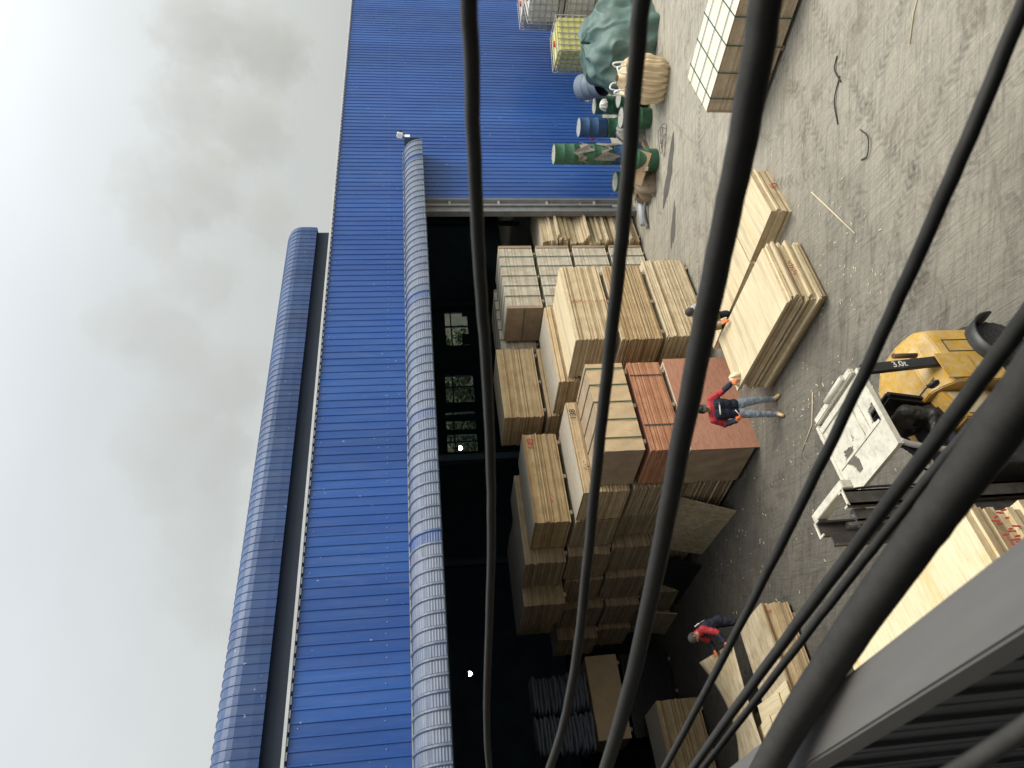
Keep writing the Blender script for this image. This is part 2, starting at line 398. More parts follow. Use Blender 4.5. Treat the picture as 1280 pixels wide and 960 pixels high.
class MB:
    """collects faces, builds one mesh object"""
    def __init__(s): s.bm = bmesh.new()
    def face(s, vs, mi=0, smooth=False):
        try: f = s.bm.faces.new(vs)
        except ValueError: return None
        f.material_index = mi; f.smooth = smooth; return f
    def box(s, c, d, rot=None, mi=0, side=None):
        """d full sizes; side = material index of the four upright faces"""
        c = Vector(c); hx, hy, hz = d[0] / 2, d[1] / 2, d[2] / 2
        R = rot.to_matrix() if isinstance(rot, Euler) else (Euler(rot).to_matrix() if rot else Matrix.Identity(3))
        v = [s.bm.verts.new(c + R @ Vector((x * hx, y * hy, z * hz))) for z in (-1, 1) for y in (-1, 1) for x in (-1, 1)]
        sd = mi if side is None else side
        for q, k in (((0, 2, 3, 1), mi), ((4, 5, 7, 6), mi), ((0, 1, 5, 4), sd), ((2, 6, 7, 3), sd), ((0, 4, 6, 2), sd), ((1, 3, 7, 5), sd)):
            s.face([v[i] for i in q], k)
        return s
    def span(s, a, b, mi=0, side=None):
        return s.box([(x + y) / 2 for x, y in zip(a, b)], [abs(y - x) for x, y in zip(a, b)], None, mi, side)
    def bar(s, a, b, wd, hd, mi=0, up=(0, 0, 1)):
        """box beam from a to b"""
        a, b = Vector(a), Vector(b); z = (b - a); L = z.length; z.normalize()
        u = Vector(up)
        if abs(z.dot(u)) > .98: u = Vector((1, 0, 0))
        x = u.cross(z).normalized(); y = z.cross(x)
        v = [s.bm.verts.new(p + x * (i * wd / 2) + y * (j * hd / 2)) for p in (a, b) for i, j in ((-1, -1), (1, -1), (1, 1), (-1, 1))]
        for q in ((3, 2, 1, 0), (4, 5, 6, 7), (0, 1, 5, 4), (1, 2, 6, 5), (2, 3, 7, 6), (3, 0, 4, 7)):
            s.face([v[i] for i in q], mi)
        return s
    def tube(s, pts, r, n=10, mi=0, cap=True):
        pts = [Vector(p) for p in pts]
        rs = r if isinstance(r, (list, tuple)) else [r] * len(pts)
        rings = []; u = None
        for i, p in enumerate(pts):
            d = (pts[min(i + 1, len(pts) - 1)] - pts[max(i - 1, 0)]).normalized()
            if u is None:
                u = Vector((0, 0, 1)) if abs(d.z) < .9 else Vector((1, 0, 0))
            u = (u - d * u.dot(d)).normalized(); v = d.cross(u)
            rings.append([s.bm.verts.new(p + (u * math.cos(2 * math.pi * k / n) + v * math.sin(2 * math.pi * k / n)) * rs[i]) for k in range(n)])
        for a, b in zip(rings, rings[1:]):
            for k in range(n): s.face([a[k], a[(k + 1) % n], b[(k + 1) % n], b[k]], mi, True)
        if cap:
            s.face(rings[0][::-1], mi); s.face(rings[-1], mi)
        return s
    def lathe(s, prof, c=(0, 0, 0), n=28, mi=0, mis=None, rot=None):
        c = Vector(c); R = Euler(rot).to_matrix() if rot else Matrix.Identity(3)
        rings = [[s.bm.verts.new(c + R @ Vector((r * math.cos(2 * math.pi * k / n), r * math.sin(2 * math.pi * k / n), z))) for k in range(n)] for r, z in prof]
        for i, (a, b) in enumerate(zip(rings, rings[1:])):
            for k in range(n): s.face([a[k], a[(k + 1) % n], b[(k + 1) % n], b[k]], mis[i] if mis else mi, True)
        s.face(rings[0][::-1], mis[0] if mis else mi); s.face(rings[-1], mis[-1] if mis else mi)
        return s
    def grid(s, fn, nu, nv, mi=0, smooth=True):
        vs = [[s.bm.verts.new(fn(i / nu, j / nv)) for j in range(nv + 1)] for i in range(nu + 1)]
        for i in range(nu):
            for j in range(nv): s.face([vs[i][j], vs[i + 1][j], vs[i + 1][j + 1], vs[i][j + 1]], mi, smooth)
        return s
    def prism(s, poly, vec, mi=0):
        a = [s.bm.verts.new(Vector(p)) for p in poly]; b = [s.bm.verts.new(Vector(p) + Vector(vec)) for p in poly]
        s.face(a[::-1], mi); s.face(b, mi); n = len(a)
        for i in range(n): s.face([a[i], a[(i + 1) % n], b[(i + 1) % n], b[i]], mi)
        return s
    def build(s, name, mats, parent=None, bevel=0):
        if bevel:
            bmesh.ops.bevel(s.bm, geom=list(s.bm.edges), offset=bevel, segments=2, affect='EDGES', clamp_overlap=True)
        bmesh.ops.recalc_face_normals(s.bm, faces=list(s.bm.faces))
        me = bpy.data.meshes.new(name); s.bm.to_mesh(me); s.bm.free()
        for k in (mats if isinstance(mats, (list, tuple)) else [mats]): me.materials.append(M[k] if isinstance(k, str) else k)
        o = bpy.data.objects.new(name, me)
        return link(o, parent)

def text_mesh(name, body, size, mat, parent, matrix, extrude=.002):
    cu = bpy.data.curves.new(name, 'FONT'); cu.body = body; cu.size = size; cu.extrude = extrude
    cu.align_x = 'CENTER'; cu.align_y = 'CENTER'
    o = bpy.data.objects.new(name, cu); COL.objects.link(o)
    dg = bpy.context.evaluated_depsgraph_get(); dg.update()
    me = bpy.data.meshes.new_from_object(o.evaluated_get(dg))
    bpy.data.objects.remove(o); bpy.data.curves.remove(cu)
    me.materials.clear(); me.materials.append(M[mat])
    r = bpy.data.objects.new(name, me); link(r, parent); r.matrix_local = matrix
    return r

def catmull(P, per=10):
    P = [Vector(p) for p in P]; out = []
    Q = [P[0] * 2 - P[1]] + P + [P[-1] * 2 - P[-2]]
    for i in range(1, len(Q) - 2):
        a, b, c, d = Q[i - 1:i + 3]
        for k in range(per):
            t_ = k / per
            out.append(.5 * ((2 * b) + (c - a) * t_ + (2 * a - 5 * b + 4 * c - d) * t_ ** 2 + (3 * b - a - 3 * c + d) * t_ ** 3))
    out.append(P[-1]); return out

R0 = random.Random(11)

# ------------------------------------------------------------------ ground
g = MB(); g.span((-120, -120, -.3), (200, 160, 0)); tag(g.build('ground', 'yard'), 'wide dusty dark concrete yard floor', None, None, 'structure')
def blob_sheet(name, cx, cy, rx, ry, rot, z, mat, seed, n=40):
    rr = random.Random(seed); ph = [rr.uniform(0, 6.28) for _ in range(4)]
    mb = MB(); vs = []
    for k in range(n):
        a = 2 * math.pi * k / n
        q = 1 + .22 * math.sin(2 * a + ph[0]) + .15 * math.sin(3 * a + ph[1]) + .08 * math.sin(7 * a + ph[2])
        x, y = rx * q * math.cos(a), ry * q * math.sin(a)
        vs.append(mb.bm.verts.new((cx + x * math.cos(rot) - y * math.sin(rot), cy + x * math.sin(rot) + y * math.cos(rot), z)))
    mb.face(vs); return mb.build(name, mat)
tag(blob_sheet('wet_stain', 16.1, 10.45, .78, .24, RAD(110), .004, 'wet', 3), 'dark wet stain on the yard beside the drums', None, None, 'structure')
tag(blob_sheet('wet_stain', 14.85, 11.25, .62, .13, RAD(128), .004, 'wet', 5), 'dark wet trickle on the yard near the standing plywood', None, None, 'structure')

mt, t, b = new_mat('tyre_dust')
uv = t.nodes.new('ShaderNodeUVMap'); sp = t.nodes.new('ShaderNodeSeparateXYZ'); t.links.new(uv.outputs[0], sp.inputs[0])
def mth(op, a, b_=None, c_=None):
    n = t.nodes.new('ShaderNodeMath'); n.operation = op
    for i, v in enumerate((a, b_, c_)):
        if v is None: continue
        if hasattr(v, 'links'): t.links.new(v, n.inputs[i])
        else: n.inputs[i].default_value = v
    return n.outputs[0]
ac = mth('ABSOLUTE', mth('MULTIPLY_ADD', sp.outputs['Y'], 2, -1))            # 0 at the middle, 1 at the edge
ch = mth('SINE', mth('ADD', mth('MULTIPLY', sp.outputs['X'], 46), mth('MULTIPLY', ac, 5)))
lug = mth('MULTIPLY_ADD', ch, .5, .5)
edge = mth('SUBTRACT', 1, mth('POWER', ac, 3))
wear = noise(t, (1, 1, 1), 2.2, 6, .75, .6)
mk = nd(t, 'ShaderNodeMapRange'); mk.inputs['From Min'].default_value = .40; mk.inputs['From Max'].default_value = .68; t.links.new(wear, mk.inputs['Value'])
msk = mth('MULTIPLY', mth('MULTIPLY', lug, edge), mth('MULTIPLY', mk.outputs[0], .42))
b.inputs['Base Color'].default_value = (.115, .106, .092, 1); b.inputs['Roughness'].default_value = .95; b.inputs['Specular IOR Level'].default_value = .1
t.links.new(msk, b.inputs['Alpha'])
M['tyre_dust'] = mt
def track(pts, wd, z):
    P = catmull([(x_, y_, 0) for x_, y_ in pts], 14)
    bm = bmesh.new(); uvl = bm.loops.layers.uv.new('UVMap'); prev = None; dist = 0
    for i, p in enumerate(P):
        d = (P[min(i + 1, len(P) - 1)] - P[max(i - 1, 0)]).normalized(); n_ = Vector((-d.y, d.x, 0))
        if i: dist += (p - P[i - 1]).length
        cur = (bm.verts.new(p + n_ * wd / 2 + Vector((0, 0, z))), bm.verts.new(p - n_ * wd / 2 + Vector((0, 0, z))), dist)
        if prev:
            f = bm.faces.new((prev[0], prev[1], cur[1], cur[0]))
            for lp, q in zip(f.loops, ((prev[2], 0), (prev[2], 1), (cur[2], 1), (cur[2], 0))): lp[uvl].uv = q
        prev = cur
    me = bpy.data.meshes.new('tyre_track'); bm.to_mesh(me); bm.free(); me.materials.append(M['tyre_dust'])
    o = bpy.data.objects.new('tyre_track', me); COL.objects.link(o); tag(o, 'faint dusty tyre track on the yard', None, None, 'structure')
zt = .004
for pts in ([(12.6, 4.4), (10.2, 4.9), (8.0, 5.1), (6.2, 4.4), (4.5, 2.9)], [(12.9, 5.5), (10.5, 6.0), (8.2, 6.2), (6.6, 5.9)], [(14.5, 2.5), (11.5, 3.2), (9.0, 3.1), (7.0, 2.0)], [(16.5, 6.8), (15.0, 8.6), (13.6, 10.4), (11.8, 11.2)],
            [(7.2, 3.2), (7.0, 5.0), (6.4, 7.2), (6.6, 9.8), (7.0, 12.2), (6.6, 15)], [(8.3, 3.0), (8.05, 4.6), (7.3, 6.6), (7.2, 7.4)], [(5.4, 7.6), (5.7, 9.6), (6.0, 12.2), (5.7, 15)], [(10.5, 2.0), (9.6, 4.2), (9.9, 6.3), (12.2, 8.2), (14.8, 9.6)]):
    track(pts, .26, zt); zt += .0012

# ------------------------------------------------------------------ factory shed
shed = empty('factory_shed', (17.5, 12.87, 0), 0, 'long blue corrugated steel factory shed with open front and roof vent', 'factory building')
OX, OY = 17.5, 12.87
def L(x, y, z): return Vector((x - OX, y - OY, z))
X0, X1 = -14.0, 50.0
WT = 9.12           # wall top
PITCH = .216
def corr(mb, xa, xb, za, zb, y=12.87):
    """ribbed sheet wall facing -Y"""
    n = int(round((xb - xa) / PITCH)); prev = None
    xs = []
    for i in range(n):
        x = xa + i * PITCH
        xs += [(x, 0), (x + .160, 0), (x + .172, -.020), (x + .200, -.020)]
    xs.append((xa + n * PITCH, 0))
    for x, d in xs:
        a = mb.bm.verts.new(L(x, y + d, za)); b = mb.bm.verts.new(L(x, y + d, zb))
        if prev: mb.face([prev[0], a, b, prev[1]])
        prev = (a, b)
w1 = MB(); corr(w1, X0, 18.40, 7.04, WT); w1.build('upper_wall', 'blue_wall', shed)
w2 = MB(); corr(w2, 18.40, X1, 0.02, WT); w2.build('side_wall', 'blue_wall', shed)
# horizontal screw lines
sb = MB()
for i in range(0, int((X1 - X0) / PITCH), 1):
    x = X0 + i * PITCH + .07 + R0.uniform(-.03, .03)
    if R0.random() < .8: sb.box(L(x, 12.862, 7.55 + R0.uniform(-.015, .015)), (.013, .012, .013))
    if R0.random() < .3: sb.box(L(x, 12.862, 9.0 + R0.uniform(-.02, .02)), (.013, .012, .013))
sb.build('wall_screws', 'flash', shed)['kind'] = 'stuff'
# cap flashing on top of the wall with small gaps at the ribs
fl = MB(); fl.span(L(X0, 12.80, WT + .03), L(X1, 12.98, WT + .085))
for i in range(int((X1 - X0) / PITCH)):
    x = X0 + i * PITCH + .05
    fl.span(L(x, 12.835, WT - .0), L(x + .13, 12.86, WT + .03))
fl.build('cap_flashing', 'flash', shed)
# curved eave over the opening: separate sheets with a rib between
ev = MB(); XE = 20.75
prof = [(12.85, 7.09), (12.74, 7.085), (12.62, 7.06), (12.50, 7.015), (12.40, 6.955), (12.32, 6.88), (12.26, 6.79), (12.22, 6.69), (12.20, 6.59), (12.195, 6.49)]
SP = .27; nx = int((XE - X0) / SP)
for i in range(nx):
    xa = X0 + i * SP
    cols = [(xa + .002, 0), (xa + .20, 0), (xa + .218, .035), (xa + .25, .035), (xa + SP - .002, 0)]
    rows = []
    sub = 4
    for j in range(len(prof) - 1):
        for q in range(sub):
            f = q / sub
            y = prof[j][0] * (1 - f) + prof[j + 1][0] * f; z = prof[j][1] * (1 - f) + prof[j + 1][1] * f
            cr = .008 if (q % 2) and 2 <= j <= 8 else 0     # crimps of the bent sheet
            rows.append((y, z, cr, j))
    rows.append((prof[-1][0], prof[-1][1], 0, 8))
    vs = []
    for (y, z, cr, j) in rows:
        a = min(1, max(0, j / 8)) * math.pi / 2
        ny, nz = -math.sin(a), math.cos(a)
        vs.append([ev.bm.verts.new(L(x, y + ny * (h + (cr if h == 0 else 0)), z + nz * (h + (cr if h == 0 else 0)))) for x, h in cols])
    for a, b_ in zip(vs, vs[1:]):
        for k in range(4): ev.face([a[k], a[k + 1], b_[k + 1], b_[k]])
ev.build('curved_eave', 'dusty_eave', shed)
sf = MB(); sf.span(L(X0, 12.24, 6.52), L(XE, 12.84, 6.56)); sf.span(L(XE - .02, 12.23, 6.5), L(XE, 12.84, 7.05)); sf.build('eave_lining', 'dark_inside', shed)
# white strip where the eave meets the wall
st = MB(); st.span(L(X0, 12.78, 7.10), L(XE, 12.83, 7.125)); st.build('eave_flashing', 'steel_light', shed)
# lintel and columns of the opening
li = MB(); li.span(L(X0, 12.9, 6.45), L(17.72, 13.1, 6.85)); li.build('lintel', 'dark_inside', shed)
co = MB()
co.span(L(17.72, 12.86, 0), L(17.93, 13.05, 6.5)); co.span(L(17.93, 12.80, .75), L(17.99, 13.2, 6.5))
co.build('column', 'steel_grey', shed)
c2_ = MB(); c2_.span(L(18.0, 12.90, 0), L(18.10, 13.1, 6.5)); c2_.span(L(18.10, 13.02, 0), L(18.36, 13.10, 6.5)); c2_.span(L(18.36, 12.88, 0), L(18.40, 13.1, 6.5))
for z in (1.2, 2.7, 4.2, 5.7): c2_.span(L(18.10, 12.93, z), L(18.36, 13.02, z + .07))
c2_.build('door_guide', 'steel_light', shed)
cf = MB()
for a, b_ in (((17.1, 12.6, .0), (17.5, 13.0, .55)),): pass
# roof, ridge vent
RB = 36.0; RY = 24.5
rf = MB()
for pa, pb in (((12.95, 9.14), (RY, 10.55)), ((RY, 10.55), (RB + .2, 9.14))):
    q = [L(X0, pa[0], pa[1]), L(X1, pa[0], pa[1]), L(X1, pb[0], pb[1]), L(X0, pb[0], pb[1])]
    rf.prism(q, (0, 0, .06))
rf.build('roof', 'roof_blue', shed)
XV = 24.25
rv = MB()
vp_ = [(18.40, 10.74), (18.38, 11.0), (18.38, 11.38), (18.41, 11.52), (18.49, 11.67), (18.62, 11.80), (18.8, 11.90), (19.1, 11.99), (19.5, 12.05), (21, 12.2), (24.5, 12.3), (28, 12.2), (30.2, 12.0), (30.6, 11.4), (30.62, 10.74)]
n = int((XV - X0) / .24)
prev = None
for i in range(n):
    xa = XV - i * .24
    for x, h in ((xa, 0), (xa - .18, 0), (xa - .192, .022), (xa - .222, .022)):
        cur = []
        for j, (y, z) in enumerate(vp_):
            p0 = vp_[max(0, j - 1)]; p1 = vp_[min(len(vp_) - 1, j + 1)]
            d = Vector((p1[0] - p0[0], p1[1] - p0[1])).normalized()
            cur.append(rv.bm.verts.new(L(x, y - d.y * h, z + d.x * h)))
        if prev:
            for a, b_, c_, d_ in zip(prev, prev[1:], cur[1:], cur): rv.face([a, b_, c_, d_])
        prev = cur
vent = rv.build('roof_vent', 'blue_vent', shed)
en = MB(); q = [L(XV, y, z) for y, z in vp_]; en.prism(q, (.03, 0, 0)); en.build('vent_end', 'blue_vent', vent)
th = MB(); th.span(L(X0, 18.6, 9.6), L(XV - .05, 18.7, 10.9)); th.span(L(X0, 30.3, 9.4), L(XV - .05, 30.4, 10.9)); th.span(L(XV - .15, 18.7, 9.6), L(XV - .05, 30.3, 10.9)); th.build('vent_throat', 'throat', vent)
# far walls with window openings
bw = MB()
wins = [(34.2, 37.5, 3.3, 4.9), (29.1, 31.4, 3.3, 5.15), (26.9, 28.3, 3.4, 5.25), (25.2, 26.5, 3.4, 5.25)]
xs = X0
for (a, b_, z0, z1) in sorted(wins):
    bw.span(L(xs, RB, 0), L(a, RB + .15, 9.2)); bw.span(L(a, RB, 0), L(b_, RB + .15, z0)); bw.span(L(a, RB, z1), L(b_, RB + .15, 9.2)); xs = b_
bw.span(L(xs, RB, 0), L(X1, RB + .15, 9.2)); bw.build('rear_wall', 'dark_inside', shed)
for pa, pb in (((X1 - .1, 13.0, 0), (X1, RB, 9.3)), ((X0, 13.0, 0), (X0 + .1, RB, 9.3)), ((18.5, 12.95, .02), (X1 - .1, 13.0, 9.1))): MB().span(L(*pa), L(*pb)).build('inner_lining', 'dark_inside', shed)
MB().span(L(1.45, 13.05, 0), L(1.6, RB, 9.3)).build('unseen_shade_wall', 'dark_inside', shed)  # unseen wall added to keep light off the left interior
for (a, b_, z0, z1) in wins:
    f = MB()
    xm = a + (b_ - a) * .55
    f.span(L(xm - .05, RB - .05, z0), L(xm + .05, RB + .05, z1)); f.span(L(a, RB - .05, z0 + (z1 - z0) * .72), L(b_, RB + .05, z0 + (z1 - z0) * .72 + .09))
    if a > 30: f.span(L(a, RB - .06, z0), L(a + 1.0, RB - .02, z0 + .5)); f.span(L(b_ - .5, RB - .06, z0), L(b_, RB - .02, z0 + .35))
    f.build('window', 'dark_inside', shed)
for x in (14, 22, 30, 38):
    for y in (20.5, 28.5): MB().span(L(x, y, 0), L(x + .25, y + .25, 9.3)).build('inner_column', 'dark_inside', shed)

def lamp(x, y, z, r, lab):
    o = empty('work_lamp', (x, y, z), 0, lab, 'lamp', 'lamps glowing inside the dark shed')
    MB().lathe([(r * .3, -r), (r * .8, -r * .6), (r, 0), (r * .8, r * .6), (r * .3, r)], n=12).build('bulb', 'lamp_glow', o)
    MB().lathe([(r * 1.5, r * .5), (r * .9, r * 1.3), (r * .3, r * 1.7)], n=12).tube([(0, 0, r * 1.6), (0, 0, 9.6 - z)], .01, 6).build('shade', 'dark_inside', o)
lamp(17.69, 25, 5.2, .10, 'bright white lamp glowing in the dark shed beside the tree-filled windows')
lamp(17.06, 25, 4.97, .035, 'tiny faint lamp glowing just below the bright one near the windows')
lamp(8.25, 25, 5.44, .085, 'white lamp glowing alone in the dark shed above the stacked sacks')

# trees seen through the rear windows
def tree(x, y, h, lab, seed):
    rr = random.Random(seed)
    o = empty('tree', (x, y, 0), 0, lab, 'tree', 'trees behind the shed')
    tr = MB(); tr.tube([(0, 0, 0), (.1, .05, h * .3), (.05, -.1, h * .6), (.1, 0, h * .85)], [.22, .17, .11, .04], 8)
    for k in range(7):
        a = rr.uniform(0, 6.28); z = h * rr.uniform(.3, .7); l = h * rr.uniform(.18, .32)
        tr.tube([(.05, 0, z), (l * .5 * math.cos(a), l * .5 * math.sin(a), z + l * .35), (l * math.cos(a), l * math.sin(a), z + l * .6)], [.07, .05, .015], 6)
    tr.build('trunk', 'bark', o)
    cr = MB()
    for k in range(44):
        a = rr.uniform(0, 6.28); rad = h * .36 * math.sqrt(rr.random()); z = h * rr.uniform(.28, 1.0)
        cx, cy_, s = rad * math.cos(a), rad * math.sin(a), rr.uniform(.5, 1.0)
        for q in range(60):
            d = Vector((rr.gauss(0, 1), rr.gauss(0, 1), rr.gauss(0, .8))).normalized() * s * rr.random() ** .4
            p = Vector((cx, cy_, z)) + d; e_ = rr.uniform(.09, .19)
            R_ = Euler((rr.uniform(-1, 1), rr.uniform(-1, 1), rr.uniform(0, 6.28))).to_matrix()
            vs = [cr.bm.verts.new(p + R_ @ Vector(u) * e_) for u in ((-1, 0, 0), (0, -.55, .1), (1.2, 0, 0), (0, .55, .1))]
            cr.face(vs)
    cr.build('crown', 'leaf', o)
tree(31.0, 39.5, 7.5, 'leafy green tree seen through the middle rear window openings of the shed', 1)
tree(37.2, 40.0, 6.8, 'leafy green tree seen through the rear window opening nearest the door column', 2)
tree(27.3, 39.0, 7.2, 'leafy green tree seen through the rear window opening beside the bright lamp', 3)

tree(34.3, 41.5, 8.0, 'dark leafy tree farther back between the two rear windows nearest the door column', 4)
tree(30.0, 43.0, 8.4, 'dark leafy tree farthest back beyond the middle rear windows', 5)
tree(39.0, 43.5, 8.2, 'dark leafy tree farthest back beyond the rear window nearest the door column', 6)
yw = empty('backdrop_wall', (33, 47, 0), 0, 'dark backdrop wall added behind the trees at the back of the shed', 'wall')  # dark wall added so the view through the windows stays dim
MB().span((-20, -.1, 0), (25, .1, 6.5)).build('wall', 'dark_backdrop', yw)

# ------------------------------------------------------------------ the building the photograph is taken from
nb = empty('neighbour_building', (-1.2, -6, 0), 0, 'grey concrete building with the steel balcony the view is taken from', 'building')
x = MB(); x.span((-6.8, -18, 0), (.9, 18.6, 12.5)); x.build('wall', 'concrete', nb)
x = MB(); x.span((.902, -8, 0), (8.2, 2.8, 10)); x.build('unseen_shade_wing', 'concrete', nb)  # unseen wing added to block sky and darken the left side
x = MB(); x.span((.902, 3.2, 5.05), (1.42, 9.6, 5.13)); x.build('balcony_floor', 'steel_grey', nb)

# railing along Y just outside the camera
ra = empty('balcony_railing', (.24, 0, 5.13), 0, 'dark grey steel balcony railing with wide flat top rail and upright boards', 'railing')
x = MB(); x.span((-.022, -2.5, 1.01), (.05, 3.6, 1.07)); x.build('top_rail', 'rail_grey', ra, .004)
y = -2.45
while y < 3.5:
    x = MB(); x.span((-.004, y, .02), (.012, y + .121, 1.0)); x.span((-.012, y + .052, .02), (-.004, y + .066, 1.0)); x.build('upright_board', 'slat_dark', ra)
    y += .1335

# ------------------------------------------------------------------ cables
CAMP = Vector((0, 0, CAM_Z))
CABLES = [
 (.018, 'thin black cable nearest the curved eave, sagging across the dark shed opening', [((583.5, -60), (20.5, 0)), ((585.5, 0), 21), ((590, 110), 20), ((594.5, 230), 18.5), ((599.5, 340), 16.5), ((606, 440), 14.5), ((613.5, 530), 12.5), ((614, 610), 11), ((612, 700), 9.8), ((611.5, 800), 8.8), ((611.3, 960), 8)]),
 (.020, 'black cable second from the eave, crossing the strapped bundles and cardboard bundle', [((802, 0), 23), ((793, 110), 21), ((784, 220), 19.5), ((770, 380), 17), ((756, 480), 15), ((743, 620), 13.5), ((732.5, 720), 12.5), ((717, 850), 11.5), ((703, 905), 11), ((688, 960), 10)]),
 (.034, 'thick black cable crossing in front of the plywood stacks and the bending worker', [((958, 0), 41), ((936, 120), 39), ((917, 240), 36), ((885, 400), 31), ((860, 490), 28), ((835, 640), 24), ((817, 720), 21.5), ((800, 830), 19.5), ((774, 895), 18), ((758, 960), 17)]),
 (.018, 'black cable running diagonally over the bare yard above the forklift mast', [((1279, 0), 20), ((1193, 240), 19), ((1153, 300), 18.5), ((1115, 380), 17), ((1045, 540), 14), ((983, 663), 12), ((936, 761), 10.5), ((860, 908), 8.8), ((831, 960), 8)]),
 (.025, 'thicker cable of the close pair crossing over the forklift', [((1330, 330), 25), ((1274, 406), 24), ((1213, 492), 22), ((1160, 565), 20), ((1100, 641), 17.5), ((1010, 760), 14), ((935, 866), 11.5), ((868, 956), 10)]),
 (.020, 'thinner cable of the close pair crossing over the forklift', [((1330, 400), 17), ((1240, 505), 16), ((1154, 606), 14.5), ((1124, 643), 13.5), ((1047, 741), 11), ((984, 826), 9.5), ((883, 955), 8)]),
 (.050, 'thickest blurred black cable crossing beside the grey railing', [((1330, 425), 64), ((1262, 500), 60), ((1194, 620), 55), ((1126, 708), 49), ((1066, 787), 44), ((1012, 866), 40), ((970, 937), 38), ((950, 985), 37)]),
 (.016, 'short piece of dusty cable at the corner, in front of the railing boards', [((1310, 890), 27), ((1275, 914), 26), ((1235, 940), 25), ((1195, 965), 24)]),
]
import numpy as np
DEG = [5, 5, 4, 2, 3, 3, 3, 2]
for (dia, lab, pts), dg_ in zip(CABLES, DEG):
    pts = [(p, (q if not isinstance(q, tuple) else q[0])) for p, q in pts if not (isinstance(q, tuple))]
    ys = np.array([p[1] for p, q in pts], float); xs_ = np.array([p[0] for p, q in pts], float); ws = np.array([q for p, q in pts], float)
    ym, yh = ys.mean(), max(1, np.ptp(ys) / 2)
    fx = np.polyfit((ys - ym) / yh, xs_, min(dg_, len(ys) - 1)); fw = np.polyfit((ys - ym) / yh, 1 / ws, 2)
    P = []
    for yy in np.linspace(ys.min(), ys.max(), 40):
        t_ = (yy - ym) / yh
        dep = dia * 890 * np.polyval(fw, t_)
        P.append(CAMP + (c0 * float(960 - yy - 480) - c1 * float(np.polyval(fx, t_) - 640)) * float(dep / 890) - c2 * float(dep))
    d0 = (P[0] - P[2]).normalized(); d1 = (P[-1] - P[-3]).normalized()
    P = [P[0] + d0 * (k * .12) for k in range(14, 0, -1)] + P + [P[-1] + d1 * (k * .12) for k in range(1, 14)]
    rc = random.Random(int(dia * 1e4) + len(P) + len(lab))
    for i_ in range(len(P)): P[i_] = P[i_] + Vector((rc.uniform(-1, 1), rc.uniform(-1, 1), rc.uniform(-1, 1))) * (.0007 if len(pts) > 4 else 0)
    o = MB().tube(P, dia / 2, 18).build('overhead_cable', 'cable')
    tag(o, lab, 'cable', 'black cables strung in front of the balcony')

# ------------------------------------------------------------------ plywood bundles
def sheets(mb, x0, x1, y0, y1, z0, z1, n, jit, rr, groups=0):
    p = (z1 - z0) / n; gx = gy = 0
    for i in range(n):
        if groups and i % groups == 0: gx, gy = rr.uniform(-jit, jit) * 1.6, rr.uniform(-jit, jit) * 1.6
        jx, jy = gx + rr.gauss(0, jit * .8), gy + rr.gauss(0, jit * .8)
        if rr.random() < .08: jy -= jit * 1.6
        mb.box(((x0 + x1) / 2 + jx, (y0 + y1) / 2 + jy, z0 + p * (i + .5)), (x1 - x0 - rr.uniform(0, jit), y1 - y0 - rr.uniform(0, jit), p * rr.uniform(.86, .95)), (0, 0, rr.uniform(-jit, jit) * .22), 0, 1)

def scribble(mb, c, ux, uz, wd, h, n, rr, off):
    """short pen strokes lying on an edge face; c centre, ux/uz in-plane axes, off outward"""
    c = Vector(c); ux = Vector(ux); uz = Vector(uz); off = Vector(off)
    for i in range(n):
        a = c + ux * (wd * ((i + .5) / n - .5)) + uz * rr.uniform(-h, h) * .3 + off
        b_ = a + ux * wd / n * rr.uniform(-.5, .9) + uz * rr.uniform(.35, 1) * h * rr.choice((-1, 1)) * .6
        mb.bar(a, b_, .016, .003, 0, off)

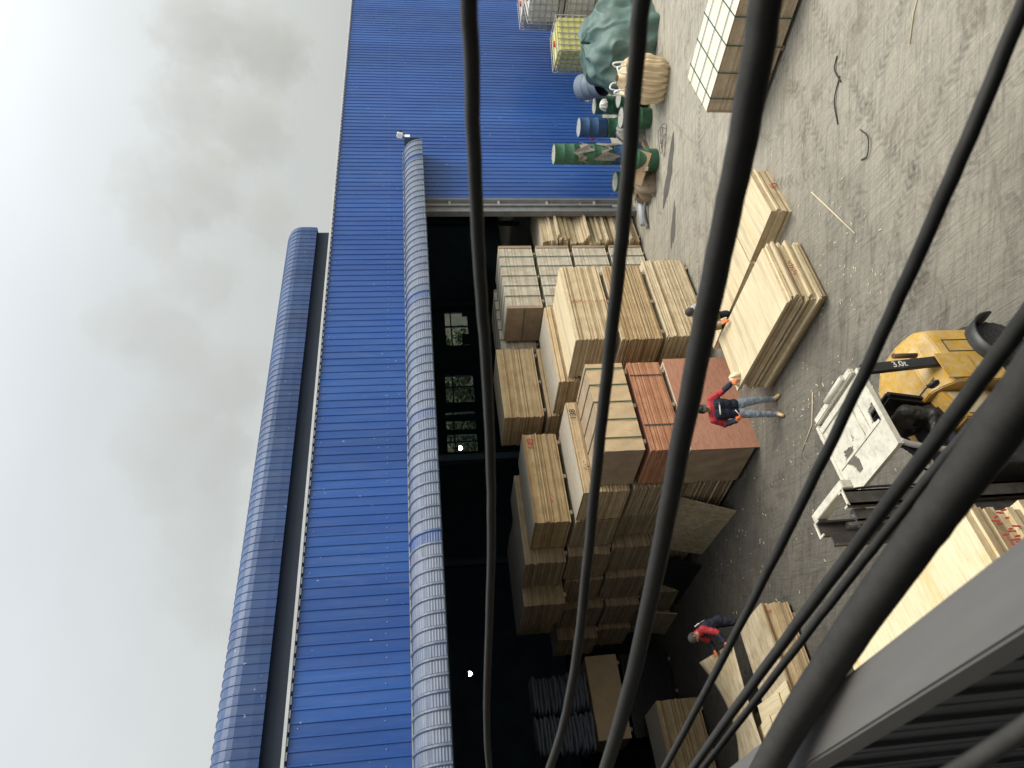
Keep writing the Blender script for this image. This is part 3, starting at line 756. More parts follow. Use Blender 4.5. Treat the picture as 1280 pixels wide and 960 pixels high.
def bundle(kind, x0, x1, y0, y1, z0, z1, label, n=None, jit=.012, rz=0, group='stacked bundles of plywood', edge='edge_tan', face='face_tan', name='plywood_bundle', bearers=True, groups=0, marks=None, seed=None, cat='plywood', straps=True):
    """a bundle in local coordinates: long side X, front at -Y"""
    rr = random.Random(seed if seed is not None else hash(label) % 9999 if False else len(label) * 31 + int(x0 * 100))
    cx, cy_ = (x0 + x1) / 2, (y0 + y1) / 2
    lx, ly, H_ = (x1 - x0) / 2, (y1 - y0) / 2, z1 - z0
    if rz and abs(abs(rz) - math.pi / 2) < .3: lx, ly = ly, lx
    o = empty(name, (cx, cy_, z0), rz, label, cat, group)
    n = n or max(3, int(H_ / .032))
    bz = .07 if bearers else 0
    if bearers:
        for k in (-.8, 0, .8): MB().span((lx * k - .045, -ly + .02, 0), (lx * k + .045, ly - .02, bz - .004)).build('bearer', 'bearer', o)
    if kind in ('ply', 'crate'):
        s = MB(); sheets(s, -lx, lx, -ly, ly, bz, H_, n, jit, rr, groups); s.build('sheets', [face, edge], o)
    if kind == 'crate':
        for sx in (-1, 1):
            b_ = MB(); b_.span((sx * lx - .05 + .02 * sx, -ly - .022, bz), (sx * lx + .05 + .02 * sx, ly + .022, H_ - .012)); b_.build('end_board', 'kraft_dark', o)
        for k in range(5):
            xx = -lx + (k + 1) * 2 * lx / 6
            ss = MB(); ss.span((xx - .012, -ly - .026, bz), (xx + .012, -ly - .020, H_ + .012)); ss.span((xx - .012, -ly - .026, H_ + .012), (xx + .012, ly + .02, H_ + .018)); ss.build('strap', 'strap_green', o)
        ss = MB()
        for sx in (-1, 1): ss.span((sx * (lx + .072) - .003, -ly, H_ * .52), (sx * (lx + .072) + .003, ly, H_ * .52 + .022))
        ss.build('strap', 'strap_green', o)
    if kind == 'kraft':
        s = MB()
        nu = 34
        def wrapf(u, v):                     # creased paper wrap, front face
            return Vector((-lx + 2 * lx * u, -ly - .012 + .010 * math.sin(u * 23) * math.sin(v * 7) + .006 * math.sin(u * 61 + v * 11), bz + (H_ - bz) * v))
        s.span((-lx, -ly + .01, bz), (lx, ly, H_)); s.build('wrapped_sheets', 'kraft_dark', o, .008)
        s = MB(); s.grid(wrapf, nu, 8); s.build('paper_cover', 'kraft', o)
        for k in range(5 if straps else 0):
            xx = -lx + (k + .5) * 2 * lx / 5 + .08
            ss = MB(); ss.span((xx - .013, -ly - .036, bz), (xx + .013, -ly - .030, H_ + .01)); ss.span((xx - .013, -ly - .036, H_ + .008), (xx + .013, ly, H_ + .014)); ss.build('strap', 'strap_green', o)
    if kind == 'cover':
        s = MB(); sheets(s, -lx, lx, -ly + .03, ly, bz, H_, n, jit, rr); s.build('sheets', [face, edge], o)
        s = MB(); s.span((-lx - .05, -ly - .01, -.02), (lx + .02, -ly + .012, H_)); s.build('front_board', 'face_redbrown', o)
        s = MB(); s.grid(lambda u, v: Vector((-lx - .03 + .015 * math.sin(v * 9) * math.sin(u * 17), -ly + .02 + (2 * ly - .03) * u, bz + (H_ - bz - .02) * v)), 14, 10); s.build('paper_cover', 'kraft_dark', o)
    if marks:
        for mk in marks:
            mm = MB(); mt_, xx, zz, ww, hh, nn = mk
            if hh > ww * 2:          # a pen line drawn down across the sheets
                for q in range(int(hh / .03)):
                    if rr.random() < .75:
                        c = Vector((xx + rr.uniform(-.5, .5) * ww, -ly - .026, zz - hh / 2 + q * .03))
                        mm.bar(c, c + Vector((rr.uniform(-.035, .035), 0, rr.uniform(.012, .028))), .018, .004, 0, (0, 1, 0))
                mm.build('pen_mark', mt_, o); continue
            scribble(mm, (xx, -ly - .024, zz), (1, 0, 0), (0, 0, 1), ww, hh, nn, rr, (0, -.004, 0)); mm.build('pen_mark', mt_, o)
    return o

G1 = 'plywood bundles stacked at the shed front'
# three-high bright stack outside the opening
bundle('ply', 10.85, 13.35, 11.34, 12.62, 2.28, 3.31, 'top bundle of the pale three-high plywood stack next to the cardboard bundle', edge='edge_pale', face='face_pale', jit=.014, group=G1, marks=[('red_ink', -.02, .55, .05, .95, 6)])
bundle('ply', 10.82, 13.36, 11.34, 12.62, 1.20, 2.24, 'golden middle bundle of the three-high plywood stack, edges streaked orange', edge='edge_gold', jit=.012, group=G1)
bundle('ply', 10.88, 13.55, 11.34, 12.62, 0.02, 1.15, 'bottom bundle of the three-high plywood stack, standing on the yard behind the bending worker', edge='edge_pale', jit=.012, group=G1)
# rows behind it
bundle('ply', 10.76, 13.33, 12.68, 13.90, 2.40, 3.53, 'plywood bundle with grey top face wedged behind the pale three-high stack', jit=.012, group=G1, face='face_grey')
bundle('ply', 10.80, 13.3, 12.70, 13.90, 1.22, 2.36, 'dim plywood bundle under the grey-topped one behind the pale stack', jit=.01, group=G1)
bundle('ply', 10.80, 13.3, 12.70, 13.90, 0.02, 1.18, 'lowest dim plywood bundle on the floor behind the pale three-high stack', jit=.01, group=G1)
bundle('ply', 10.78, 13.12, 14.02, 15.22, 3.66, 4.74, 'high tan plywood bundle beside the strapped crates, topmost of its four', jit=.012, group=G1, edge='edge_tan')
bundle('ply', 10.78, 13.12, 14.02, 15.22, 2.46, 3.62, 'plywood bundle second from the top in the tall stack beside the strapped crates', jit=.012, group=G1)
bundle('ply', 10.78, 13.12, 14.02, 15.22, 1.24, 2.42, 'plywood bundle second from the floor in the tall stack beside the strapped crates', jit=.012, group=G1)
bundle('ply', 10.78, 13.12, 14.02, 15.22, 0.02, 1.20, 'floor bundle of the tall tan stack beside the strapped crates', jit=.012, group=G1)
# strapped poplar crates, four high
G2 = 'strapped pale bundles with end boards'
for k, lab in enumerate(('bottom strapped pale bundle with brown end boards in the four-high front column', 'second strapped pale bundle from the floor in the four-high front column', 'third strapped pale bundle from the floor in the four-high front column', 'topmost strapped pale bundle in the four-high front column, green straps')):
    bundle('crate', 13.96, 16.47, 13.25, 14.48, .02 + 1.11 * k, 1.08 + 1.11 * k, lab, n=24, jit=.003, group=G2, edge='edge_poplar', face='face_poplar', name='strapped_bundle')
for k, lab in enumerate(('floor bundle of the strapped column in shadow behind the front one', 'second bundle of the strapped column in shadow behind the front one', 'third bundle of the strapped column in shadow behind the front one', 'top bundle of the strapped column in shadow behind the front one')):
    bundle('crate', 13.62, 16.1, 14.62, 15.85, .02 + 1.13 * k, 1.10 + 1.13 * k, lab, n=24, jit=.003, group=G2, edge='edge_poplar', face='face_poplar', name='strapped_bundle')
# ragged stack beside the column
bundle('ply', 16.66, 18.9, 13.16, 14.35, .02, 3.05, 'ragged tall pile of loose plywood with uneven edges beside the door column', n=46, jit=.05, group=G1, edge='edge_pale', groups=3)
bundle('ply', 17.0, 19.2, 15.6, 16.8, .02, 3.2, 'dim ragged plywood pile standing deeper inside behind the loose pile', n=50, jit=.05, group=G1, edge='edge_brown', groups=4)
# cardboard, red and covered bundles
bundle('kraft', 7.82, 10.15, 11.40, 12.63, 2.32, 3.22, 'brown cardboard-wrapped bundle with five green straps on top of the red veneer', group=G1, name='wrapped_bundle')
rb = bundle('ply', 7.80, 10.16, 11.40, 12.62, 1.47, 2.27, 'reddish veneer bundle strapped under the cardboard-wrapped one', jit=.006, n=26, group=G1, edge='edge_red', face='face_redbrown', name='veneer_bundle')
for xx in (-.55, .8):
    ss = MB(); ss.span((xx - .013, -.632, .07), (xx + .013, -.626, .81)); ss.build('strap', 'strap_dark', rb)
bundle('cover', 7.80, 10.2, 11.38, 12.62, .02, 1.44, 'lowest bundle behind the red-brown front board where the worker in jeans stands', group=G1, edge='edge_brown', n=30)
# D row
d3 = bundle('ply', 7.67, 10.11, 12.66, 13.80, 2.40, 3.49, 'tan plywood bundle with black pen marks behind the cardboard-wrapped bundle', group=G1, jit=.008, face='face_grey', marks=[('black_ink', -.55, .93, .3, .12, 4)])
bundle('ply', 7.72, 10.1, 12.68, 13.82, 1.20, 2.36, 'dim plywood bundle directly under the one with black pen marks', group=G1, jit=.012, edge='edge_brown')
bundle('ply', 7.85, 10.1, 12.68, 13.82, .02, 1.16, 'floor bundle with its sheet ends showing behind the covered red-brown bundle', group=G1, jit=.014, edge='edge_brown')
text_mesh('painted_number', '138', .2, 'black_ink', d3, Matrix.Translation((.85, -.600, .97)) @ Euler((RAD(90), 0, 0)).to_matrix().to_4x4())
# E row
e4 = bundle('ply', 7.68, 10.10, 13.84, 15.04, 3.50, 4.39, 'tan plywood bundle with red pen numbers, high above the cardboard-wrapped bundle', group=G1, jit=.008, face='face_grey', edge='edge_gold', marks=[('red_ink', .55, .16, .22, .06, 5), ('red_ink', -.6, .42, .30, .07, 6)])
text_mesh('painted_number', '142', .22, 'red_ink', e4, Matrix.Translation((.93, -.632, .72)) @ Euler((RAD(90), 0, 0)).to_matrix().to_4x4())
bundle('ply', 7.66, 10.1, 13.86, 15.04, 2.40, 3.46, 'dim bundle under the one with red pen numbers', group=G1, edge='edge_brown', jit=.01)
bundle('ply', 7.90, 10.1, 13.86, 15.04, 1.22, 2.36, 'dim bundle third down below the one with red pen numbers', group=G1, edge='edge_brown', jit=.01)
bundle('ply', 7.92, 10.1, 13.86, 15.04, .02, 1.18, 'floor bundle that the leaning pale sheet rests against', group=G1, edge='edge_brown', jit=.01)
# deeper rows, left ends in the dark
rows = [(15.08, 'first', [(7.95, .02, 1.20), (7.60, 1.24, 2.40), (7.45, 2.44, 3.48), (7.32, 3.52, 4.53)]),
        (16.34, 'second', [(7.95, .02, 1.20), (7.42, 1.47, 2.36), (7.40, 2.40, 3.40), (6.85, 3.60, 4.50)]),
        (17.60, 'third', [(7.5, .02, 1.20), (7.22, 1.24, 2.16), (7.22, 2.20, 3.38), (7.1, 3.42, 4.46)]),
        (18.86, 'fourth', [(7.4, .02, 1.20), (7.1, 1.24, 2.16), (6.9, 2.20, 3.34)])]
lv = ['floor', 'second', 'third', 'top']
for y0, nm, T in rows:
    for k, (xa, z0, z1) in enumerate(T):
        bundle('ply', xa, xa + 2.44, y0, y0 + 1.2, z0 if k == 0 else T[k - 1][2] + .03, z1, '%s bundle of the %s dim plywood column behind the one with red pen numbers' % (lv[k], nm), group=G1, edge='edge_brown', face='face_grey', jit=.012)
# sheets leaning against the ends of the rows
def leaning(bot_a, bot_b, top_b, top_a, th, mat, lab, name='plywood_sheet', cat='plywood sheet', group=None):
    c = Vector([(a + b_) / 2 for a, b_ in zip(bot_a, bot_b)])
    o = MB(); P_ = [Vector(p) - c for p in (bot_a, bot_b, top_b, top_a)]
    nrm = (P_[1] - P_[0]).cross(P_[3] - P_[0]).normalized() * th
    o.prism(P_, nrm); ob = o.build(name, mat); ob.location = c
    return tag(ob, lab, cat, group)
leaning((7.38, 13.28, 0), (7.62, 15.78, 0), (7.88, 15.76, 1.12), (7.80, 13.26, 1.22), .018, 'face_worn', 'wide tan plywood sheet leaning against the bundle ends')
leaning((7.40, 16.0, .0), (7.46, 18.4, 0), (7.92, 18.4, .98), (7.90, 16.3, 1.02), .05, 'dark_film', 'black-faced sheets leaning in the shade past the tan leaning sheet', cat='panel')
leaning((7.25, 18.55, .0), (7.25, 20.0, 0), (7.40, 20.0, 1.0), (7.38, 18.55, 1.0), .03, 'face_worn', 'dim plywood sheet leaning farthest into the shed beyond the black panels')

# two open piles on the yard
G3 = 'open piles of pale sheets on the yard'
bundle('ply', 8.22, 9.55, 7.60, 10.10, .0, .70, 'large bright pile of pale plywood in front of the worker in jeans', n=17, jit=.03, rz=RAD(90 - 3.5), edge='edge_pale', face='face_cross', group=G3, bearers=False, groups=3, seed=5)
pa = [o for o in COL.objects if o.name.startswith('plywood_bundle')][-1]
mk = MB(); rr = random.Random(3)
scribble(mk, (-1.27, .0, .42), (0, 1, 0), (0, 0, 1), .34, .12, 12, rr, (-.03, 0, 0)); mk.build('pen_mark', 'red_ink', pa)
bundle('ply', 10.18, 11.44, 8.60, 11.04, .0, .36, 'low pale plywood pile beside the bending worker', n=7, jit=.015, rz=RAD(90), edge='edge_pale', face='face_cross', group=G3, bearers=False, seed=8)
bundle('ply', 10.13, 11.42, 7.36, 8.54, .0, .40, 'short low pile of pale half sheets with red pen marks, farthest out on the yard', n=8, jit=.016, edge='edge_pale', face='face_pale', group=G3, bearers=False, seed=9, marks=[('red_ink', .12, .15, .16, .18, 6)])
# strapped pallet at the far right
pb = bundle('ply', 12.43, 13.78, 4.25, 6.70, .02, 1.15, 'pale strapped pallet load of boards standing alone at the edge of the yard', n=26, jit=.004, rz=RAD(90), edge='edge_board', face='face_poplar', group=None, bearers=True, seed=21)
pb['category'] = 'pallet load'
for k in range(5):
    xx = -1.22 + .18 + k * .5
    ss = MB(); ss.span((xx - .011, -.70, 1.134), (xx + .011, .70, 1.141)); ss.span((xx - .011, .700, .05), (xx + .011, .706, 1.141)); ss.span((xx - .011, -.706, .05), (xx + .011, -.700, 1.141)); ss.build('strap', 'strap_green', pb)
for yy in (-.42, .0, .42):
    ss = MB(); ss.span((-1.24, yy - .009, 1.142), (1.24, yy + .009, 1.147)); ss.build('strap', 'strap_green', pb)
s = MB(); s.span((1.20, -.69, .07), (1.245, .69, 1.12)); s.build('end_board', 'kraft_dark', pb)

# near left piles
G4 = 'plywood piles on the near side of the yard'
bundle('ply', 2.45, 4.93, 12.42, 13.68, .0, .62, 'plywood pile with a red mark, in front of the worker in the red vest', n=15, jit=.014, edge='edge_tan', face='face_worn', group=G4, marks=[('red_ink', 1.1, .55, .06, .16, 5)], seed=31)
bundle('ply', 2.55, 5.03, 18.42, 19.65, .02, 1.20, 'tan plywood bundle standing alone in the shade beyond the bent lifted sheet', n=30, jit=.010, edge='edge_gold', face='face_grey', group=G4, seed=32)
bundle('ply', 1.2, 3.5, 13.86, 15.0, .0, .55, 'low dim plywood pile under the sagging sheet', n=12, jit=.02, edge='edge_tan', face='face_worn', group=G4, seed=33)
# bent sheet being lifted by the second worker
bs = MB()
def bent(u, v):       # u along X from the lifted edge to the left, v across
    x = 4.80 - u * 2.46 - .12 * v
    y = 15.05 - 1.36 * v
    z0 = 1.08 - .20 * u - .30 * math.sin(u * math.pi) * (1 - v) + .15 * u * u
    z1 = .82 + .04 * math.sin(u * math.pi)
    return Vector((x, y, z0 * (1 - v) + z1 * v))
bs.grid(bent, 24, 10)
o = bs.build('plywood_sheet', 'face_worn'); sol = o.modifiers.new('thickness', 'SOLIDIFY'); sol.thickness = .016
tag(o, 'bent worn plywood sheet being lifted by the worker in the red vest', 'plywood sheet')
# offcuts on the left pile
rr = random.Random(17)
GO = 'pale offcut sheets on the pile with one red mark'
for k, (xa, ya, rz, zz, lab) in enumerate(((3.05, 12.85, .05, .66, 'lowest pale offcut sheet beside the thickest cable, mostly covered'), (3.02, 13.25, -.06, .70, 'middle pale offcut sheet beside the thickest cable'), (2.72, 13.75, .1, .74, 'upper pale offcut sheet lying nearest the sagging sheet'))):
    ob = MB().box((0, 0, 0), (1.0, .9, .02), None, 0, 1).build('offcut_sheet', ['face_pale', 'edge_pale'])
    ob.location = (xa, ya, zz); ob.rotation_euler = (.02, 0, rz + RAD(90)); tag(ob, lab, 'offcut', GO)
# stack K close to the railing
kb = bundle('ply', 1.40, 2.66, 4.97, 7.52, 1.16, 2.26, 'bright yellow knotty plywood stack close below the railing, top bundle', n=16, jit=.018, rz=RAD(90), edge='edge_pale', face='face_knotty', group=G4, groups=2, seed=41)
mk = MB(); scribble(mk, (-1.285, -.42, .82), (0, 1, 0), (0, 0, 1), .34, .16, 14, random.Random(4), (-.012, 0, 0)); mk.build('pen_mark', 'red_ink', kb)
bundle('ply', 1.38, 2.64, 4.98, 7.50, .0, 1.12, 'plywood bundle under the bright yellow knotty one close below the railing', n=20, jit=.014, rz=RAD(90), edge='edge_pale', face='face_pale', group=G4, seed=42)

# stacked sacks deep in the shade
def sack_stack(x, y, nz, nx_, lab, seed):
    rr = random.Random(seed)
    for lvl in (0,):
        for k in range(nz):
            for i in range(nx_):
                mb = MB(); ph = rr.uniform(0, 6)
                lx, ly, h = .50, .40, .055
                def f(u, v, ph=ph):
                    a, b_ = u * 2 * math.pi, (v - .5) * math.pi
                    cx = abs(math.cos(b_)) ** .5
                    px = math.copysign(abs(math.cos(a)) ** .4, math.cos(a)) * cx
                    py = math.copysign(abs(math.sin(a)) ** .4, math.sin(a)) * cx
                    return Vector((lx * px, ly * py * (1 + .05 * math.sin(5 * a + ph)), h * math.sin(b_) + .012 * math.sin(a * 3 + ph)))
                mb.grid(f, 14, 8); ob = mb.build('sack', 'sack')
                ob.location = (x + i * 1.02 + rr.uniform(-.05, .05), y + rr.uniform(-.08, .08), 2.47 + .05 + k * .098)
                ob.rotation_euler = (rr.uniform(-.03, .03), rr.uniform(-.03, .03), rr.uniform(-.14, .14))
                tag(ob, lab, 'sack', 'grey sacks piled in the shade')
sack_stack(4.95, 20.55, 16, 2, 'dull grey sack in the tall dim pile deep in the shed beside the cardboard load', 3)
bundle('kraft', 4.6, 6.8, 20.0, 21.2, 1.50, 2.46, 'dim cardboard-wrapped load under the grey sacks', group=G4, name='wrapped_bundle', bearers=True, straps=False)
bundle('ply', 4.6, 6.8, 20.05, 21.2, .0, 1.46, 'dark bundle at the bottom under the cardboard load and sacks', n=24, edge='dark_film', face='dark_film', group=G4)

# ------------------------------------------------------------------ forklift
fk = empty('forklift', (4.3, 5.95, 0), 0, 'yellow forklift with cream roof guard and mast, driver seated, marked 3.0t', 'forklift')
def F(x, y, z): return Vector((x - 4.3, y - 5.95, z))
# counterweight: rounded rear, sloping top
cw = MB()
def outline(z, inset=0.0):
    half = [(5.02, .56), (5.20, .52), (5.32, .38), (5.375, .18)]
    pts = [F(x_ - inset * (x_ > 5.1), 5.95 - y_ + inset * (y_ > .3), z) for x_, y_ in half] + [F(x_ - inset * (x_ > 5.1), 5.95 + y_ - inset * (y_ > .3), z) for x_, y_ in half[::-1]]
    return [F(4.42, 5.95 - .56 + inset, z)] + pts + [F(4.42, 5.95 + .56 - inset, z)]
lev = [(.30, .03), (.42, 0), (.98, 0), (1.06, .015), (1.20, .12), (1.27, .22)]
rings = [[cw.bm.verts.new(p) for p in outline(z, i)] for z, i in lev]
for a, b_ in zip(rings, rings[1:]):
    for k in range(len(a)): cw.face([a[k], a[(k + 1) % len(a)], b_[(k + 1) % len(a)], b_[k]], 0, False)
cw.face(rings[0][::-1]); cw.face(rings[-1])
body = cw.build('counterweight', 'fl_yellow', fk, .012)
hd = MB(); hd.prism([F(4.05, 5.56, .6), F(4.42, 5.56, .6), F(4.42, 5.56, 1.20), F(4.05, 5.56, 1.08)], (0, .78, 0)); hd.build('hood', 'fl_yellow', fk, .015)
x = MB(); x.span(F(4.45, 5.374, .78), F(4.80, 5.387, 1.17)); x.build('side_panel', 'fl_yellow', fk, .004)
x = MB()
x.prism(outline(.24, -.03), (0, 0, .20)); x.build('bumper', 'fl_black', fk, .02)
x = MB(); x.prism([F(4.10, 5.545, .68), F(4.38, 5.545, .68), F(4.38, 5.545, 1.12), F(4.10, 5.545, 1.02)], (0, .012, 0)); x.build('hood_panel', 'fl_beige', fk)
x = MB(); x.span(F(4.50, 5.45, 1.272), F(4.515, 6.4, 1.276)); x.box(F(4.75, 6.15, 1.275), (.11, .07, .012)); x.build('hood_seam', 'fl_black', fk)
x = MB(); x.lathe([(.035, 1.268), (.035, 1.295), (.02, 1.30)], F(4.62, 6.30, 0), 14); x.build('fuel_cap', 'seat_black', fk)
x = MB()
for pa, pb in (((4.84, 5.40), (5.02, 5.40)), ((4.84, 5.40), (4.84, 5.40))): x.bar(F(pa[0], 5.388, .95), F(pb[0] + .001, 5.388, .95), .006, .008)
x.bar(F(4.84, 5.388, .62), F(4.84, 5.388, .95), .006, .008); x.bar(F(5.01, 5.388, .62), F(5.01, 5.388, .95), .006, .008); x.build('lid_seam', 'fl_black', fk)
x = MB(); x.span(F(3.30, 5.42, .28), F(4.44, 6.48, .50)); x.span(F(3.42, 5.50, .50), F(3.60, 6.40, 1.02)); x.build('floor_frame', 'fl_black', fk, .01)
# guard roof: folded cream plate with a slot, rims and ridges
gr = MB()
zr = 2.10
HOLES = [[(4.14, 6.26), (4.02, 6.30), (3.90, 6.20), (3.80, 6.18), (3.80, 6.08), (3.92, 6.07), (4.00, 6.12), (4.08, 6.06), (4.12, 6.14)], [(3.98, 5.44), (4.06, 5.62), (4.22, 5.60), (4.24, 5.44)], [(4.20, 6.02), (4.12, 6.04), (4.14, 5.98)]]
def inside(px, py, poly):
    r_ = False; j = len(poly) - 1
    for i in range(len(poly)):
        (xi, yi), (xj, yj) = poly[i], poly[j]
        if (yi > py) != (yj > py) and px < (xj - xi) * (py - yi) / (yj - yi) + xi: r_ = not r_
        j = i
    return r_
NU, NV = 46, 60
gv = [[[gr.bm.verts.new(F(3.70 + .75 * i / NU, 5.46 + 1.0 * j / NV, zr + dz + .006 * math.sin(i * .35) * math.sin(j * .22))) for dz in (0, .016)] for j in range(NV + 1)] for i in range(NU + 1)]
keep = [[not any(inside(3.70 + .75 * (i + .5) / NU, 5.46 + (j + .5) / NV, h) for h in HOLES) for j in range(NV)] for i in range(NU)]
for i in range(NU):
    for j in range(NV):
        if not keep[i][j]: continue
        q = [gv[i][j], gv[i + 1][j], gv[i + 1][j + 1], gv[i][j + 1]]
        gr.face([v[1] for v in q]); gr.face([v[0] for v in q][::-1])
        for (di, dj), (a_, b_) in zip(((0, -1), (1, 0), (0, 1), (-1, 0)), ((0, 1), (1, 2), (2, 3), (3, 0))):
            ii, jj = i + di, j + dj
            if not (0 <= ii < NU and 0 <= jj < NV) or not keep[ii][jj]: gr.face([q[a_][0], q[b_][0], q[b_][1], q[a_][1]])
gr.span(F(4.55, 5.46, zr), F(4.62, 6.46, zr + .018)); gr.span(F(4.45, 5.46, zr - .02), F(4.55, 6.46, zr - .002))
for yy in (5.68, 5.80): gr.span(F(4.02, yy, zr + .020), F(4.42, yy + .025, zr + .030))
gr.span(F(4.00, 5.50, zr + .02), F(4.03, 6.42, zr + .028))
guard = gr.build('overhead_guard', 'fl_cream', fk)
x = MB()
for yy in (5.44, 6.48): x.bar(F(3.66, yy, zr), F(4.66, yy, zr), .05, .06)
x.bar(F(3.68, 5.44, zr + .002), F(3.68, 6.48, zr + .002), .05, .05); x.build('guard_frame', 'fl_cream', guard)
x = MB(); x.bar(F(4.69, 5.50, zr + .03), F(4.69, 6.42, zr + .03), .09, .07); x.build('rear_rail', 'fl_cream', guard, .012)
x = MB(); x.tube([F(4.70, 5.62, zr + .08), F(4.70, 6.05, zr + .08)], .035, 12); x.build('work_light', 'fl_cream', guard)
for yy, nm in ((5.43, 0), (6.49, 1)):
    lg = MB(); lg.bar(F(4.64, yy, zr - .03), F(4.74, yy, 1.0), .125, .05, 0, (0, 1, 0)); leg = lg.build('guard_leg', 'fl_black', fk, .006)
    if nm == 0:
        d = (F(4.74, yy, 1.0) - F(4.64, yy, zr - .03)).normalized()
        upv = Vector((d.z * -1, 0, d.x)) if False else Vector((-d.z, 0, d.x))
        mt_ = Matrix.Identity(4); nrm = d.cross(upv).normalized()
        for i in range(3): mt_[i][0] = d[i]; mt_[i][1] = upv[i]; mt_[i][2] = nrm[i]
        if nrm.y > 0:
            upv = -upv; nrm = -nrm
            for i in range(3): mt_[i][1] = upv[i]; mt_[i][2] = nrm[i]
        p = F(4.64, yy, zr - .03).lerp(F(4.74, yy, 1.0), .42) + nrm * .029
        for i in range(3): mt_[i][3] = p[i]
        text_mesh('capacity_mark', '3.0t', .115, 'white_ink', leg, mt_)
    fl_ = MB(); fl_.tube(catmull([F(3.70, yy, zr - .02), F(3.64, yy, 1.95), F(3.56, yy, 1.6), F(3.50, yy, 1.0)], 6), .03, 10); fl_.build('guard_leg', 'steel_light', fk)
# mast
ms = empty('mast', (0, 0, 0)); ms.parent = fk
for yy in (5.72, 6.38):
    x = MB(); s_ = 1 if yy < 6 else -1
    x.span(F(3.18, yy, .1), F(3.34, yy + .018 * s_, 2.72)); x.span(F(3.18, yy, .1), F(3.20, yy + .07 * s_, 2.72)); x.span(F(3.32, yy, .1), F(3.34, yy + .07 * s_, 2.72)); x.build('mast_channel', 'grease', fk)
    x = MB(); x.span(F(3.04, yy + .06 * s_, .1), F(3.16, yy + .08 * s_, 2.66)); x.span(F(3.04, yy + .06 * s_, .1), F(3.055, yy + .13 * s_, 2.66)); x.build('mast_channel', 'grease', fk)
    x = MB(); x.span(F(3.17, yy - .01, 2.722), F(3.35, yy + .02, 2.735)); x.span(F(3.17, yy - .012, 2.722), F(3.19, yy + .075 * s_, 2.735)); x.span(F(3.33, yy, 2.722), F(3.35, yy + .075 * s_, 2.735)); x.build('channel_end', 'fl_cream', fk)
    x = MB(); x.tube([F(3.25, yy + .10 * s_, .2), F(3.25, yy + .10 * s_, 2.45)], .035, 12); x.build('lift_cylinder', 'grease', fk)
bpy.data.objects.remove(ms)
x = MB(); x.span(F(3.36, 5.70, 2.60), F(3.45, 6.40, 2.72)); x.build('mast_crosshead', 'fl_cream', fk, .006)
x = MB(); x.span(F(3.36, 5.70, 1.55), F(3.40, 6.40, 1.66)); x.span(F(3.36, 5.70, .5), F(3.40, 6.40, .6)); x.build('mast_tie', 'grease', fk)
x = MB(); x.lathe([(.03, -.03), (.085, -.03), (.085, -.018), (.06, -.012), (.06, .012), (.085, .018), (.085, .03), (.03, .03)], F(3.25, 6.05, 2.42), 20, rot=(RAD(90), 0, 0)); x.build('chain_pulley', 'grease', fk)
for yy in (5.98, 6.12):
    x = MB(); x.span(F(3.155, yy, .3), F(3.175, yy + .045, 2.42)); x.build('lift_chain', 'grease', fk)
x = MB(); x.tube(catmull([F(3.30, 5.88, 2.4), F(3.42, 5.90, 2.55), F(3.5, 5.95, 2.2), F(3.48, 5.95, 1.0)], 6), .013, 8); x.build('hydraulic_hose', 'rubber', fk)
x = MB()
for z in (.22, .62): x.span(F(2.96, 5.50, z), F(3.02, 6.60, z + .09))
x.build('fork_carriage', 'fl_black', fk)
for yy in (5.68, 6.30):
    x = MB(); x.span(F(2.91, yy, .05), F(2.955, yy + .12, .75)); x.span(F(1.85, yy, .05), F(2.91, yy + .12, .09)); x.build('fork', 'grease', fk, .008)
# load backrest plates seen at the mast foot
# seat, wheel, exhaust
x = MB(); x.span(F(4.02, 5.72, 1.10), F(4.46, 6.20, 1.20)); x.build('seat', 'seat_black', fk, .03)
x = MB(); x.box(F(4.50, 5.96, 1.42), (.10, .46, .50), (0, RAD(12), 0)); x.build('seat_back', 'seat_black', fk, .035)
x = MB(); pts = [F(3.78 + .0, 5.96, 1.36) + Vector((.06 * math.cos(a), .17 * math.sin(a), .16 * math.cos(a))) for a in [2 * math.pi * k / 24 for k in range(25)]]
x.tube(pts, .014, 8); x.tube([F(3.78, 5.96, 1.36), F(3.62, 5.96, 1.0)], .025, 8); x.build('steering_wheel', 'seat_black', fk)
x = MB(); x.tube([F(4.93, 5.55, 1.20), F(4.93, 5.55, 1.50)], .030, 12); x.build('exhaust_pipe', 'rust', fk)
x = MB(); x.tube([F(4.40, 5.44, 1.42), F(4.32, 5.36, 1.45)], .012, 8); x.lathe([(.005, 0), (.055, .005), (.065, .03), (.02, .06)], F(4.31, 5.34, 1.43), 14, rot=(0, RAD(80), 0)); x.build('mirror', 'seat_black', fk)
def wheel(cx, cy_, r, wd):
    tw = MB(); tw.lathe([(r * .55, -wd / 2), (r * .92, -wd / 2), (r, -wd * .38), (r, wd * .38), (r * .92, wd / 2), (r * .55, wd / 2)], F(cx, cy_, r), 28, rot=(RAD(90), 0, 0))
    for k in range(22):
        a = 2 * math.pi * k / 22
        tw.box(F(cx + r * math.cos(a), cy_, r + r * math.sin(a)), (.02, wd * .8, .035), (0, -a, 0))
    tt = tw.build('wheel', 'rubber', fk)
    rm = MB(); rm.lathe([(r * .1, -wd * .42), (r * .5, -wd * .42), (r * .54, -wd * .3), (r * .54, wd * .3), (r * .5, wd * .42), (r * .1, wd * .42)], F(cx, cy_, r), 20, rot=(RAD(90), 0, 0)); rm.build('rim', 'fl_yellow', tt)
for cx, r in ((4.92, .30), (3.55, .34)):
    for cy_ in (5.42, 6.48): wheel(cx, cy_, r, .20)
x = MB()
